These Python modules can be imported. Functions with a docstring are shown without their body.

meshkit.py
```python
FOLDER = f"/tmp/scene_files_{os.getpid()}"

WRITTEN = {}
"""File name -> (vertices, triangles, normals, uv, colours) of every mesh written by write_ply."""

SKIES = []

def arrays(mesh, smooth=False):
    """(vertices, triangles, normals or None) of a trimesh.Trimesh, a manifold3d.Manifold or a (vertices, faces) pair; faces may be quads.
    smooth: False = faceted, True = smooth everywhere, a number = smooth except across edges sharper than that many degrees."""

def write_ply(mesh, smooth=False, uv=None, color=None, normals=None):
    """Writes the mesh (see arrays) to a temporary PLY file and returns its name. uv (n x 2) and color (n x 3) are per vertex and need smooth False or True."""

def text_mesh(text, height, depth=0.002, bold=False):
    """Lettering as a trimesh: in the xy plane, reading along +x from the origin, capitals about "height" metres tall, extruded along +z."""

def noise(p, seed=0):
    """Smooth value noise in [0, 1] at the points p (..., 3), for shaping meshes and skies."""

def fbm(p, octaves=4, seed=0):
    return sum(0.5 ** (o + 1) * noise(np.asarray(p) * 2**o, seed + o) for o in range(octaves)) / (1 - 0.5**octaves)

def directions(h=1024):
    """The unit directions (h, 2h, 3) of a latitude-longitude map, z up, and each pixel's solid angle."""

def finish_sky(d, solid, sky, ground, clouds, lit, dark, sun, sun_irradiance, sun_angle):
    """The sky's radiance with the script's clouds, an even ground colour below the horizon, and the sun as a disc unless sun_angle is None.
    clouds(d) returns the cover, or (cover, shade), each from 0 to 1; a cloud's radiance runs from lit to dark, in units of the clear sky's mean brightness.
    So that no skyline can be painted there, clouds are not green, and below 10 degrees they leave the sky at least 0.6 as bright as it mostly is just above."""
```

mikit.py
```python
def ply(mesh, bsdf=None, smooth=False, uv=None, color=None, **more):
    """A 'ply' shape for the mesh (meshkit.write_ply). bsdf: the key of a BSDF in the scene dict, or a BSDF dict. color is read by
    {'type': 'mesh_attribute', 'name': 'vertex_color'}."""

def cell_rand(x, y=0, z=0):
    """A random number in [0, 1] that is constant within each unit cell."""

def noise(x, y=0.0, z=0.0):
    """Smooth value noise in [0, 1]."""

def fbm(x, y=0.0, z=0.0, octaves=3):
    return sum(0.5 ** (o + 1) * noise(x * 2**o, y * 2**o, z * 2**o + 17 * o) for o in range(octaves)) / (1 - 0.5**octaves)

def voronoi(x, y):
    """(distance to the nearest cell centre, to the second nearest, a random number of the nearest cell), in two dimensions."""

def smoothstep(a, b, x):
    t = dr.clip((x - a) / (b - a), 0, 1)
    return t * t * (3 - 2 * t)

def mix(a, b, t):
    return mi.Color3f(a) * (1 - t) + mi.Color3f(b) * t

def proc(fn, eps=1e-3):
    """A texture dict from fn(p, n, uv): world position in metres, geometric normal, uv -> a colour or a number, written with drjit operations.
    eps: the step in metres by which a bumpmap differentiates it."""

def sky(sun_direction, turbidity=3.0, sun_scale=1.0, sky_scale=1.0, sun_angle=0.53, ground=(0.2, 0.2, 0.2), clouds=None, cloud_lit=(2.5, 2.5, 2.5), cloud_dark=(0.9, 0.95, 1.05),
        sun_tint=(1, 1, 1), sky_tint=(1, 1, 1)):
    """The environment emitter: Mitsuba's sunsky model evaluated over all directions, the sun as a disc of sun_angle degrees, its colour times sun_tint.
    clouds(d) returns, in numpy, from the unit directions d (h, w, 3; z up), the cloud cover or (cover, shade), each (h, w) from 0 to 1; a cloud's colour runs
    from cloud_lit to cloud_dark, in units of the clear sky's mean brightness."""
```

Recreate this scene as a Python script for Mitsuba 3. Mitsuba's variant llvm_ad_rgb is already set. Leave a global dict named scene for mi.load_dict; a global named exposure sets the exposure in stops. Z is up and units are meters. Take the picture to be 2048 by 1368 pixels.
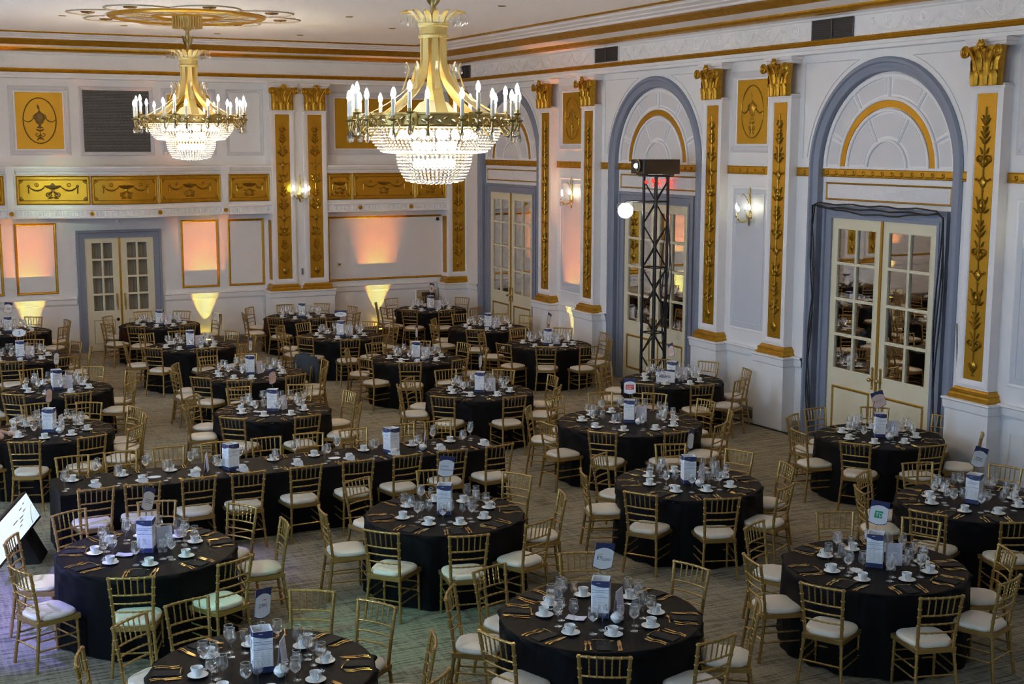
import math, random
import numpy as np, trimesh, drjit as dr, mitsuba as mi, mikit, meshkit
from shapely.geometry import Polygon, Point, box as sbox
from shapely.ops import unary_union
from scipy.optimize import linear_sum_assignment
T4 = mi.ScalarTransform4f
rng = np.random.default_rng(7)
random.seed(7)
PI = math.pi
scene, labels = {}, {}

# ------------------------------------------------------------------ camera, light levels
CAM_H = 4.6
def camera():
    f, yaw, pitch, roll = 2638.94, 0.455187, 0.148364, 0.002179
    fw = np.array([math.sin(yaw) * math.cos(pitch), math.cos(yaw) * math.cos(pitch), -math.sin(pitch)])
    rt = np.array([math.cos(yaw), -math.sin(yaw), 0]); up = np.cross(rt, fw)
    r = rt * math.cos(roll) + up * math.sin(roll); u = np.cross(r, fw)
    o = np.array([0, 0, CAM_H])
    return {'type': 'perspective', 'fov': math.degrees(2 * math.atan(1024 / f)), 'fov_axis': 'x', 'near_clip': 0.05, 'far_clip': 200.0,
            'to_world': T4().look_at(origin=o.tolist(), target=(o + fw).tolist(), up=u.tolist())}
scene['camera'] = camera()
exposure = -0.05
BULB = [305, 258, 188]          # candle bulbs
CORE = [25, 21, 15]             # lamps inside the crystal bowls
SCONCE = [300, 160, 52]
DAY = [15.5, 24.5, 36]              # daylight of the unseen left windows, narrowed by added curtains
UPL = [165, 42, 2.8]             # amber floor uplights
STAGE = [('blue', (-2.3, 12.0, 5.2), (1.3, 13.3, 0.3), [150, 140, 720], 15), ('teal', (-2.3, 10.2, 5.2), (3.6, 11.2, 0), [14, 80, 62], 12), ('pale green', (-2.0, 21.0, 5.0), (3.55, 29.7, 3.62), [110, 160, 110], 5)]

# ------------------------------------------------------------------ materials
def rgb(c): return {'type': 'rgb', 'value': [float(x) for x in c]}
def P(c, rough=.5, metal=0., **kw):
    d = {'type': 'principled', 'base_color': c if isinstance(c, dict) else rgb(c), 'roughness': rough, 'metallic': metal, **kw}
    return {'type': 'twosided', 'bsdf': d}
def carpet(p, n, uv):
    a = mikit.noise(p.x * 3.1, p.y * 62., 1.) ; b = mikit.noise(p.x * 46., p.y * 5.2, 5.); c = mikit.noise(p.x * 7., p.y * 120., 8.)
    s = mikit.smoothstep(.40, .85, a * .50 + b * .26 + c * .32)
    f = mikit.noise(p.x * 110., p.y * 110., 2.)
    return mikit.mix((.235, .205, .140), (.085, .074, .052), s) * (.82 + .36 * f)
def paint(p, n, uv):
    f = mikit.fbm(p.x * 3, p.y * 3, p.z * 3)
    return mi.Color3f(.70, .695, .695) * (.97 + .06 * f)
def goldc(p, n, uv):
    f = mikit.fbm(p.x * 14, p.y * 14, p.z * 14)
    return mikit.mix((.38, .19, .012), (.52, .285, .024), f)
M = {
 'paint': P(mikit.proc(paint), .6), 'white': P((.74, .72, .72), .55), 'ceilpaint': P((.74, .70, .67), .7),
 'grey_trim': P((.185, .215, .285), .5), 'pale_trim': P((.56, .555, .575), .55), 'panelgrey': P((.60, .59, .60), .6), 'bluegrey': P((.50, .525, .575), .6),
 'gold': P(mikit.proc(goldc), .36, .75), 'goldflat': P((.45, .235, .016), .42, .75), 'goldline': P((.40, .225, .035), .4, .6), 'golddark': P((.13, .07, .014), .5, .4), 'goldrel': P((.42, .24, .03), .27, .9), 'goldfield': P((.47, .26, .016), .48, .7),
 'cream': P((.66, .60, .43), .45), 'carpet': P(mikit.proc(carpet), .95),
 'chairgold': P((.43, .28, .09), .27, .74), 'cushion': P((.65, .58, .465), .38, 0., specular=.55),
 'cloth': P((.0025, .0025, .003), .6, 0., specular=.10), 'napkin': P((.006, .006, .007), .65, 0., specular=.2),
 'china': P((.80, .78, .73), .18, 0., specular=.5), 'paper': P((.76, .75, .75), .7), 'lilac': P((.66, .63, .70), .7), 'navy': P((.022, .03, .10), .5), 'ink': P((.10, .11, .17), .6), 'print': P((.40, .41, .47), .6), 'blueprint': P((.03, .07, .20), .5),
 'cutlery': P((.80, .50, .14), .16, 1.), 'steel': P((.6, .6, .62), .25, 1.), 'blackmetal': P((.012, .012, .013), .4, .3), 'black': P((.01, .01, .01), .6),
 'brass': P((.52, .37, .13), .3, .85), 'antique': P((.40, .30, .12), .35, .8), 'palegilt': P((.60, .44, .16), .38, .65), 'candle': P((.82, .76, .62), .5), 
 'mirror': {'type': 'conductor', 'material': 'none', 'specular_reflectance': rgb((.76, .74, .71))},
 'pane': {'type': 'thindielectric', 'int_ior': 1.5}, 'wineglass': {'type': 'blendbsdf', 'weight': .07, 'bsdf_0': {'type': 'thindielectric', 'int_ior': 1.5}, 'bsdf_1': {'type': 'twosided', 'bsdf': {'type': 'roughconductor', 'material': 'none', 'alpha': .07, 'distribution': 'ggx'}}}, 'glass': {'type': 'dielectric', 'int_ior': 1.5}, 'water': {'type': 'dielectric', 'int_ior': 1.33},
 'crystal': {'type': 'dielectric', 'int_ior': 1.52},
 'curtain': P((.30, .27, .21), .9), 'grille': P((.022, .021, .022), .6), 'vent': P((.06, .062, .066), .5), 'darkbase': P((.10, .10, .11), .6),
 'goldlit': P((.74, .40, .035), .6, .25, specular=.2), 'red': P((.55, .05, .03), .5), 'green': P((.02, .30, .14), .5), 'yellow': P((.75, .55, .05), .5), 'pink': P((.62, .46, .42), .6), 'jacket': P((.028, .037, .046), .9), 'linen': P((.72, .66, .52), .8),
 'skin': P((.52, .32, .24), .5), 'medglass': P((.36, .40, .44), .3), 'fade': P((.40, .32, .22), .6),
}
BS = {}
for k, v in M.items(): scene['mat_' + k] = v
for i, (n_, o, t, c, cut) in enumerate(STAGE):
    scene['stage_beam_%d' % i] = {'type': 'spot', 'to_world': T4().look_at(origin=list(o), target=list(t), up=[0, 0.1, 1]), 'intensity': rgb(c), 'cutoff_angle': float(cut), 'beam_width': cut * .4, 'sampling_weight': 12.0}

# ------------------------------------------------------------------ mesh helpers ((V, F) pairs)
def cat(*ms):
    ms = [m for m in (ms[0] if len(ms) == 1 and isinstance(ms[0], list) else ms) if len(m[0])]
    V, F, n = [], [], 0
    for v, f in ms:
        V.append(np.asarray(v, float)); F.append(np.asarray(f, int) + n); n += len(v)
    return np.vstack(V), np.vstack(F)
def tri(q): q = np.asarray(q, int); return np.vstack([q[:, [0, 1, 2]], q[:, [0, 2, 3]]])
def xf(m, A):
    A = np.asarray(A, float); return m[0] @ A[:3, :3].T + A[:3, 3], (m[1] if np.linalg.det(A[:3, :3]) > 0 else m[1][:, ::-1])
def mv(m, x=0, y=0, z=0): return m[0] + np.array([x, y, z]), m[1]
def Rz(a): c, s = math.cos(a), math.sin(a); A = np.eye(4); A[:2, :2] = [[c, -s], [s, c]]; return A
def Rx(a): c, s = math.cos(a), math.sin(a); A = np.eye(4); A[1:3, 1:3] = [[c, -s], [s, c]]; return A
def Ry(a): c, s = math.cos(a), math.sin(a); A = np.eye(4); A[0, 0] = c; A[0, 2] = s; A[2, 0] = -s; A[2, 2] = c; return A
def Tr(x, y, z): A = np.eye(4); A[:3, 3] = [x, y, z]; return A
def Sc(x, y, z): return np.diag([x, y, z, 1.])
def box(x0, x1, y0, y1, z0, z1):
    v = np.array([[x, y, z] for x in (x0, x1) for y in (y0, y1) for z in (z0, z1)], float)
    return v, np.array([[0, 1, 3], [0, 3, 2], [4, 6, 7], [4, 7, 5], [0, 4, 5], [0, 5, 1], [2, 3, 7], [2, 7, 6], [0, 2, 6], [0, 6, 4], [1, 5, 7], [1, 7, 3]])
def grid(nu, nv, cu=False, cv=False):
    q = []
    for i in range(nu if cu else nu - 1):
        for j in range(nv if cv else nv - 1):
            a, b = (i + 1) % nu, (j + 1) % nv
            q.append([i * nv + j, a * nv + j, a * nv + b, i * nv + b])
    return tri(q)
def lathe(prof, seg=16):
    p = np.asarray(prof, float); a = np.arange(seg) * 2 * PI / seg
    v = np.stack([np.outer(np.cos(a), p[:, 0]), np.outer(np.sin(a), p[:, 0]), np.tile(p[:, 1], (seg, 1))], -1).reshape(-1, 3)
    m = (v, grid(seg, len(p), cu=True))
    d = m[0][m[1]]; area = np.linalg.norm(np.cross(d[:, 1] - d[:, 0], d[:, 2] - d[:, 0]), axis=1)
    f = m[1][area > 1e-12]
    vol = np.einsum('ij,ij->i', v[f[:, 0]], np.cross(v[f[:, 1]], v[f[:, 2]])).sum()
    return v, (f if vol >= 0 else f[:, ::-1])
def tube(pts, r, seg=6, closed=False, cap=True, flat=None):
    p = np.asarray(pts, float); n = len(p); r = np.broadcast_to(np.asarray(r, float), (n,))
    t = (np.roll(p, -1, 0) - np.roll(p, 1, 0)) if closed else np.gradient(p, axis=0)
    t /= np.linalg.norm(t, axis=1, keepdims=True) + 1e-12
    a = np.array([0, 0, 1.]) if abs(t[0][2]) < .9 else np.array([1., 0, 0])
    A = []
    for i in range(n):
        a = a - t[i] * (a @ t[i]); a = a / (np.linalg.norm(a) + 1e-12); A.append(a)
    A = np.array(A); B = np.cross(t, A); g = np.arange(seg) * 2 * PI / seg
    v = p[:, None] + r[:, None, None] * (np.cos(g)[None, :, None] * A[:, None] + np.sin(g)[None, :, None] * B[:, None])
    v = v.reshape(-1, 3); f = grid(n, seg, cu=closed, cv=True)
    if cap and not closed:
        v = np.vstack([v, p[:1], p[-1:]]); k = n * seg; i = np.arange(seg); j = (i + 1) % seg
        f = np.vstack([f, np.stack([i * 0 + k, j, i], 1), np.stack([i * 0 + k + 1, (n - 1) * seg + i, (n - 1) * seg + j], 1)])
    return v, f[:, ::-1]
def ext(poly, d):
    out = []
    for g in (poly.geoms if hasattr(poly, 'geoms') else [poly]):
        m = trimesh.creation.extrude_polygon(g, d, engine='earcut'); out.append((np.array(m.vertices), np.array(m.faces)))
    return cat(out)
def molding(path, prof, closed=True):
    """Sweeps the profile (offset to the left of the path, height) along a path in the xy plane with mitres."""
    p = np.asarray(path, float); n = len(p); out = np.zeros((n, 2))
    for i in range(n):
        a = p[i] - p[i - 1] if (closed or i > 0) else p[1] - p[0]
        b = p[(i + 1) % n] - p[i] if (closed or i < n - 1) else p[-1] - p[-2]
        a, b = a / np.linalg.norm(a), b / np.linalg.norm(b)
        na, nb = np.array([-a[1], a[0]]), np.array([-b[1], b[0]]); m = na + nb
        out[i] = m / max(m @ m, .3) * 2 / 1.0 if False else m / max((m @ na), .25)
    pr = np.asarray(prof, float)
    v = np.concatenate([p[:, None, :] + out[:, None, :] * pr[None, :, :1], np.broadcast_to(pr[None, :, 1:], (n, len(pr), 1))], -1).reshape(-1, 3)
    return v, grid(n, len(pr), cu=closed)
def rect(w, h, cx=0, cy=0): return [(cx - w / 2, cy - h / 2), (cx + w / 2, cy - h / 2), (cx + w / 2, cy + h / 2), (cx - w / 2, cy + h / 2)]
def frame(w, h, t, d, cx=0, cy=0):
    """A picture-frame moulding, t wide inwards of w x h, standing d proud."""
    return molding(rect(w, h, cx, cy), [(0, 0), (0, d * .7), (t * .3, d), (t * .7, d * .8), (t, d * .35), (t, 0)])
def arc(r, a0, a1, n=24, cx=0, cy=0):
    a = np.radians(np.linspace(a0, a1, n)); return np.stack([cx + r * np.cos(a), cy + r * np.sin(a)], 1)
def ball(r, sub=1, c=(0, 0, 0), s=(1, 1, 1)):
    m = trimesh.creation.icosphere(sub, 1.0); return np.array(m.vertices) * r * np.array(s) + np.array(c), np.array(m.faces)
def spiral(cx, cy, r0, turns, a0, sgn=1, n=22, rt=.012, z=0.004):
    t = np.linspace(0, 1, n); a = a0 + sgn * turns * 2 * PI * t; r = r0 * (1 - .85 * t)
    return tube(np.stack([cx + r * np.cos(a), cy + r * np.sin(a), t * 0 + z], 1), rt * (1 - .4 * t), 5)
def leaf(x, y, ang, l, w, th=.012, z=0):
    """A veined leaf lying in the xy plane, raised along its middle."""
    n = 6; t = np.linspace(0, 1, n); hw = w * np.sin(PI * t ** .8) * .5 + .001
    v = []
    for i in range(n):
        for s, h in ((-1, .15), (0, 1), (1, .15)): v.append([t[i] * l, s * hw[i], z + th * h * (1 - .3 * t[i])])
    return xf((np.array(v), grid(n, 3)), Tr(x, y, 0) @ Rz(ang))
FRm = np.array([[0, 0, -1, 0], [-1, 0, 0, 0], [0, 1, 0, 0], [0, 0, 0, 1.]])
FBm = np.array([[1, 0, 0, 0], [0, 0, -1, 0], [0, 1, 0, 0], [0, 0, 0, 1.]])
def FR(y, z, X): A = FRm.copy(); A[:3, 3] = [X, y, z]; return A       # local u to the viewer's right, v up, w off the right wall
def FB(x, z, Y): A = FBm.copy(); A[:3, 3] = [x, Y, z]; return A       # the same for the back wall
def FL(y, z, X): return np.array([[0, 0, 1, X], [1, 0, 0, y], [0, 1, 0, z], [0, 0, 0, 1.]])
used = {}
def numbered(k):
    n = used.get(k, 0); used[k] = n + 1
    return k if n == 0 else '%s_%03d' % (k, n)
def add(name, mesh, mat, parent=None, smooth=False, A=None, label=None, cat_=None, group=None, kind=None, emit=None, share=None):
    key = numbered((parent + '__' if parent else '') + name)
    if isinstance(mesh, dict): d = dict(mesh)
    else:
        d = mikit.ply(mesh, 'mat_' + mat, smooth)
    if A is not None: d['to_world'] = T4(np.asarray(A).tolist())
    if emit is not None: d['emitter'] = {'type': 'area', 'radiance': rgb(emit[0]), 'sampling_weight': float(emit[1])}
    scene[key] = d
    L = {}
    if label: L['label'] = label
    if cat_: L['category'] = cat_
    if group: L['group'] = group
    if kind: L['kind'] = kind
    if L: labels[key] = L
    return key
def thing(name, label, cat_, group=None):
    k = numbered(name); labels[k] = {'label': label, 'category': cat_}
    if group: labels[k]['group'] = group
    return k
def group(name, kids):
    g = {'type': 'shapegroup'}
    for n, (mesh, mat, sm, *em) in kids.items():
        d = mikit.ply(mesh, 'mat_' + mat, sm)
        if em: d['emitter'] = {'type': 'area', 'radiance': rgb(em[0]), 'sampling_weight': float(em[1])}
        g[n] = d
    scene['proto_' + name] = g
def put(proto, key, A):
    scene[key] = {'type': 'instance', 'shapegroup': {'type': 'ref', 'id': 'proto_' + proto}, 'to_world': T4(np.asarray(A).tolist())}
    return key
def inst(proto, name, A, label=None, cat_=None, grp=None, parent=None):
    key = put(proto, numbered((parent + '__' if parent else '') + name), A)
    if label: labels[key] = {'label': label, 'category': cat_, **({'group': grp} if grp else {})}
    return key
def txt(s, h, bold=True, d=.002):
    m = meshkit.text_mesh(s, h, d, bold); return np.array(m.vertices), np.array(m.faces)
# ------------------------------------------------------------------ room shell
XP, XW, YP, YW, XL, YN, CEIL = 13.2, 13.35, 29.85, 30.3, -3.0, -3.0, 6.8
def struct(name, mesh, mat, label, smooth=False, A=None): return add(name, mesh, mat, None, smooth, A, label, None, None, 'structure')
struct('floor', box(XL - .3, XW + .6, YN - .3, YW + .6, -.2, 0), 'carpet', 'grey-brown ballroom carpet with fine dark streaks')
struct('ceiling', box(XL - .3, XW + .6, YN - .3, YW + .6, CEIL, CEIL + .2), 'ceilpaint', 'pale plaster ceiling of the ballroom')
ARCH = [8.83, 15.05, 21.27, 27.49]
PIL = [10.90, 12.93, 17.26, 19.14, 23.48, 25.36]
URN = [11.95, 18.2, 24.42]
def archpoly(r, bot=0.0, spring=4.25):
    pts = [(-r, bot)] + [(-r * math.cos(a), spring + r * math.sin(a)) for a in np.linspace(0, PI, 33)] + [(r, bot)]
    return Polygon(pts)
# right wall: one slab with the arched openings cut out, local u = -y
w = sbox(-(YW + .3), -.05, -YN, 7.0)
for a in ARCH + [2.61]: w = w.difference(Polygon([(x - a, z) for x, z in archpoly(1.44, -.05).exterior.coords]))
WR = struct('wall_right', ext(w, .12), 'paint', 'pale wall on the right with gilded pilasters and arched doorways', A=FR(0, 0, XW + .12))
WB = struct('wall_back', box(XL - .3, XW + .6, YW, YW + .25, 4.0, 7.0), 'paint', 'pale back wall with gilded panels and a shallow balcony front')
DX = 5.06                                                    # the back door's middle
for x0, x1, z0, z1 in ((XL - .3, DX - .80, 0, 4), (DX + .80, XW + .6, 0, 4), (DX - .80, DX + .80, 2.60, 4)):
    add('lower_wall', box(x0, x1, YW, YW + .25, z0, z1), 'paint', WB)
struct('wall_near', box(XL - .3, XW + .6, YN - .25, YN, 0, 7), 'paint', 'pale wall behind the viewer')

# skirting, dado rails
def rail(parent, A, L, first=True):
    add('dado_rail', molding([(0, 0), (L, 0)], [(1.06, 0), (1.07, .03), (1.10, .045), (1.19, .05), (1.21, .075), (1.235, .07), (1.24, 0)], False), 'paint', parent, False, A)
    add('skirting', molding([(0, 0), (L, 0)], [(0, .0), (0, .035), (.15, .035), (.18, .012), (.19, 0)], False), 'darkbase', parent, False, A)
edges = sorted([YN] + [v for a in ARCH + [2.61] for v in (a - 1.62, a + 1.62)] + [YW])
for y0, y1 in zip(edges[::2], edges[1::2]):
    if y1 > 9.5 and y1 - y0 > .1: rail(WR, FR(y1, 0, XW), y1 - y0)
for x0, x1 in ((XL, DX - .96), (DX + .96, XW)): rail(WB, FB(x0, 0, YW), x1 - x0)

# reliefs -----------------------------------------------------------
def urn2(s=1., z=.0, th=.03):
    pr = [(0, 0), (.09, 0), (.10, .02), (.04, .05), (.035, .10), (.10, .16), (.14, .26), (.15, .36), (.12, .40), (.13, .42), (.10, .45), (.05, .48), (.03, .53), (.0, .56)]
    m = lathe(pr, 12); v = m[0][:, [0, 2, 1]] * np.array([1, 1, .28]); m = (v, m[1][:, ::-1])
    h = [tube(np.stack([sg * (.12 + .07 * np.sin(np.linspace(0, PI, 9))), .26 + .16 * np.linspace(0, 1, 9), np.full(9, .02)], 1), .011, 5) for sg in (-1, 1)]
    k = cat(m, *h); return k[0] * s + np.array([0, 0, z]), k[1]
def swag(x0, y0, x1, y1, sag, r=.014, n=11):
    t = np.linspace(0, 1, n)
    return tube(np.stack([x0 + (x1 - x0) * t, y0 + (y1 - y0) * t - sag * 4 * t * (1 - t), t * 0 + .008], 1), r * (.6 + .8 * np.sin(PI * t)), 5)
def arabesque(h, w):
    """A climbing arabesque, h tall and w wide, for the pilaster fields."""
    ms = [tube([(0, .05, .004), (0, h * .5, .004), (0, h - .12, .004)], .009, 5)]
    y = .12
    k = 0
    ms.append(urn2(.42, 0)); ms[-1] = mv(ms[-1], 0, .05, 0); y = .38
    while y < h - .45:
        s = min(1., w / .3)
        kind = k % 4
        if kind == 0:
            for sg in (-1, 1):
                ms.append(spiral(sg * .075 * s, y + .10, .062 * s, 1.4, PI if sg > 0 else 0, -sg, rt=.013))
                ms.append(leaf(0, y, PI / 2 - sg * .8, .15, .045, .018)); ms.append(leaf(sg * .03, y + .17, PI / 2 - sg * .5, .10, .035, .016))
            y += .30
        elif kind == 1:
            for j in range(3):
                for sg in (-1, 1): ms.append(leaf(0, y + j * .075, PI / 2 - sg * (.75 - .1 * j), .14 - .02 * j, .04, .018))
            y += .32
        elif kind == 2:
            o = arc(1, 0, 360, 21)[:-1] * np.array([.058, .085]) + np.array([0, y + .1])
            ms.append(tube(np.c_[o, np.full(20, .006)], .012, 5, True)); ms.append(ball(.03, 1, (0, y + .1, .004), (.9, 1.6, .5)))
            for sg in (-1, 1):
                ms.append(leaf(sg * .05, y + .0, PI / 2 - sg * .9, .11, .035, .016)); ms.append(leaf(sg * .06, y + .12, PI / 2 - sg * .4, .11, .035, .016))
            y += .29
        else:
            ms.append(mv(urn2(.36), 0, y, 0))
            for sg in (-1, 1):
                ms.append(swag(0, y + .2, sg * .12 * s, y + .17, .05, .008)); ms.append(ball(.013, 0, (sg * .125 * s, y + .15, .006)))
            y += .31
        k += 1
    for a in (-.7, -.35, 0, .35, .7): ms.append(leaf(0, h - .36, PI / 2 + a, .17 - abs(a) * .06, .04, .018))
    return cat(ms)
def capital():
    """A Corinthian capital in front of the plane w = 0; u across, v up from 0 to .50."""
    t = np.linspace(0, 1, 7); hw = .235 + .035 * t ** 3; d = .09 + .04 * t ** 3
    bell = []
    for i in range(7):
        y = .50 * t[i]
        bell += [(-hw[i], y, 0), (-hw[i], y, d[i] * .8), (-hw[i] * .75, y, d[i]), (hw[i] * .75, y, d[i]), (hw[i], y, d[i] * .8), (hw[i], y, 0)]
    ms = [(np.array(bell), grid(7, 6))]
    def acan(x, y0, hh, ww, out, dep, side=0):
        n, m = 7, 5; s = np.linspace(0, 1, n); v = []
        for i in range(n):
            wv = ww * (.75 + .25 * math.sin(PI * s[i])) * (1 - .35 * s[i] ** 3) * (1 + .10 * math.sin(s[i] * 14))
            o = dep + out * (.15 * s[i] + .85 * s[i] ** 5); yy = y0 + hh * (s[i] - .22 * max(0, s[i] - .8) / .2)
            for j in range(m):
                q = (j / (m - 1) - .5); c = (.018 * (1 - 4 * q * q) + .012 * (j % 2))
                if side: v.append([side * (.232 + .5 * (o - dep) + c * .5), yy, dep * .55 + q * wv])
                else: v.append([x + q * wv, yy, o + c])
        return np.array(v), grid(n, m)
    for x in (-.165, 0, .165): ms.append(acan(x, 0, .24, .15, .055, .10))
    for x in (-.09, .09, ): ms.append(acan(x, .13, .27, .13, .06, .10))
    for sd in (-1, 1): ms.append(acan(0, 0, .24, .10, .05, .09, sd)); ms.append(acan(0, .15, .24, .10, .06, .10, sd))
    for sg in (-1, 1):
        c = np.array([sg * .275, .425]); tt = np.linspace(0, 1, 26); a = (PI / 2) + sg * (-1) * 2 * PI * 1.6 * tt; r = .072 * (1 - .8 * tt)
        ms.append(tube(np.stack([c[0] + r * np.cos(a), c[1] + r * np.sin(a), .165 + 0 * tt], 1), .02 * (1 - .3 * tt), 6))
        ms.append(mv(xf(lathe([(0, -.02), (.06, -.02), (.065, .01), (0, .015)], 12), np.eye(4)), c[0], c[1], .15))
        ms.append(tube([(sg * .10, .16, .12), (sg * .13, .30, .135), (sg * .20, .43, .15), (sg * .265, .50, .165)], [.012, .018, .022, .022], 6))
        ms.append(tube([(sg * .02, .30, .12), (sg * .035, .40, .14), (sg * .08, .46, .15), (sg * .11, .43, .155)], .013, 6))
    ms.append(ball(.05, 1, (0, .52, .17), (1, 1, .7)))
    for k in range(6): ms.append(ball(.024, 0, (.05 * math.cos(k * PI / 3), .52 + .05 * math.sin(k * PI / 3), .175)))
    return cat(ms)
def block(prof, hw):
    """Extrudes the section (distance out, height) over u = -hw..hw with returns at both ends."""
    return molding([(hw, 0), (hw, 0.0001), (hw, .0001)][:0] or [(-hw, -.3), (-hw, 0), (hw, 0), (hw, -.3)], prof, False)
def blockm(prof, hw):
    # path in (u, w); the profile's offset runs outwards, heights become v
    m = molding([(hw, -.35), (hw, 0), (-hw, 0), (-hw, -.35)][::-1], [(o, z) for o, z in prof], False)
    return m[0][:, [0, 2, 1]], m[1]
group('capital', {'leaves': (capital(), 'gold', 40)})
group('pil_relief', {'r': (xf(arabesque(3.72, .30), Sc(1, 1, 1.5)), 'goldrel', 50)})
ABAC = blockm([(.02, 5.87), (.05, 5.88), (.06, 5.92), (.085, 5.93), (.10, 5.975), (0, 5.98)], .26)
GBASE = blockm([(.0, 1.22), (.075, 1.22), (.085, 1.25), (.06, 1.275), (.055, 1.30), (.065, 1.32), (.03, 1.345), (.02, 1.37), (0, 1.375)], .285)
PLINTH = blockm([(.09, 0.), (.09, 1.06), (.11, 1.08), (.115, 1.18), (.135, 1.20), (.13, 1.22), (.0, 1.225)], .30)
def pilaster(parent, A, side=False):
    p = add('pilaster', box(-.28, .28, 1.37, 5.40, -.5, 0), 'white', parent, A=A)
    add('border', frame(.56, 3.98, .10, .022, 0, 3.385), 'white', p, A=A)
    add('gold_field', box(-.165, .165, 1.47, 5.28, -.01, .004), 'goldflat', p, A=A)
    inst('pil_relief', 'arabesque', A @ Tr(0, 1.5, .006), parent=p)
    inst('capital', 'capital', A @ Tr(0, 5.37, -.005), parent=p)
    add('abacus', ABAC, 'white', p, A=A); add('gold_base', GBASE, 'gold', p, A=A); add('plinth', PLINTH, 'paint', p, A=A)
    add('neck', blockm([(0, 5.34), (.025, 5.345), (.03, 5.37), (0, 5.375)], .28), 'white', p, A=A)
    return p
for y in PIL: pilaster(WR, FR(y, 0, XP))
for x in (8.73, 9.50, DX * 2 - 8.73, DX * 2 - 9.50, 13.14):
    p = pilaster(WB, FB(x, 0, YP))
    if x in (8.73, 13.14): add('side_field', box(-.006, .004, 1.47, 2.86, -.34, -.10), 'goldflat', p, A=FB(x - .28, 0, YP))

# running-dog band, right wall -----------------------------------------------------------
group('wave', {'w': (cat(spiral(.03, .0, .034, 1.1, -PI / 2, 1, 14, .010, .006), tube([(-.10, -.035, .005), (-.02, -.038, .005), (.03, -.034, .005)], .009, 5)), 'gold', 50)})
def band(parent, A, L, z0=4.13, z1=4.25, waves=True):
    b = add('gold_band', box(0, L, z0, z1, 0, .02), 'goldflat', parent, A=A)
    for z in (z0, z1): add('edge_line', tube([(0, z, .02), (L, z, .02)], .010, 6), 'gold', b, True, A=A)
    n = int(L / .2)
    if waves:
        for i in range(n): inst('wave', 'wave_scroll', A @ Tr((i + .5) * L / n, (z0 + z1) / 2, .02), parent=b)
bs = sorted([v for a in PIL for v in (a - .28, a + .28)] + [v for a in ARCH for v in (a - 1.62, a + 1.62)])
bs = [v for v in bs if v > 10.3]
segs = []
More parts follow.
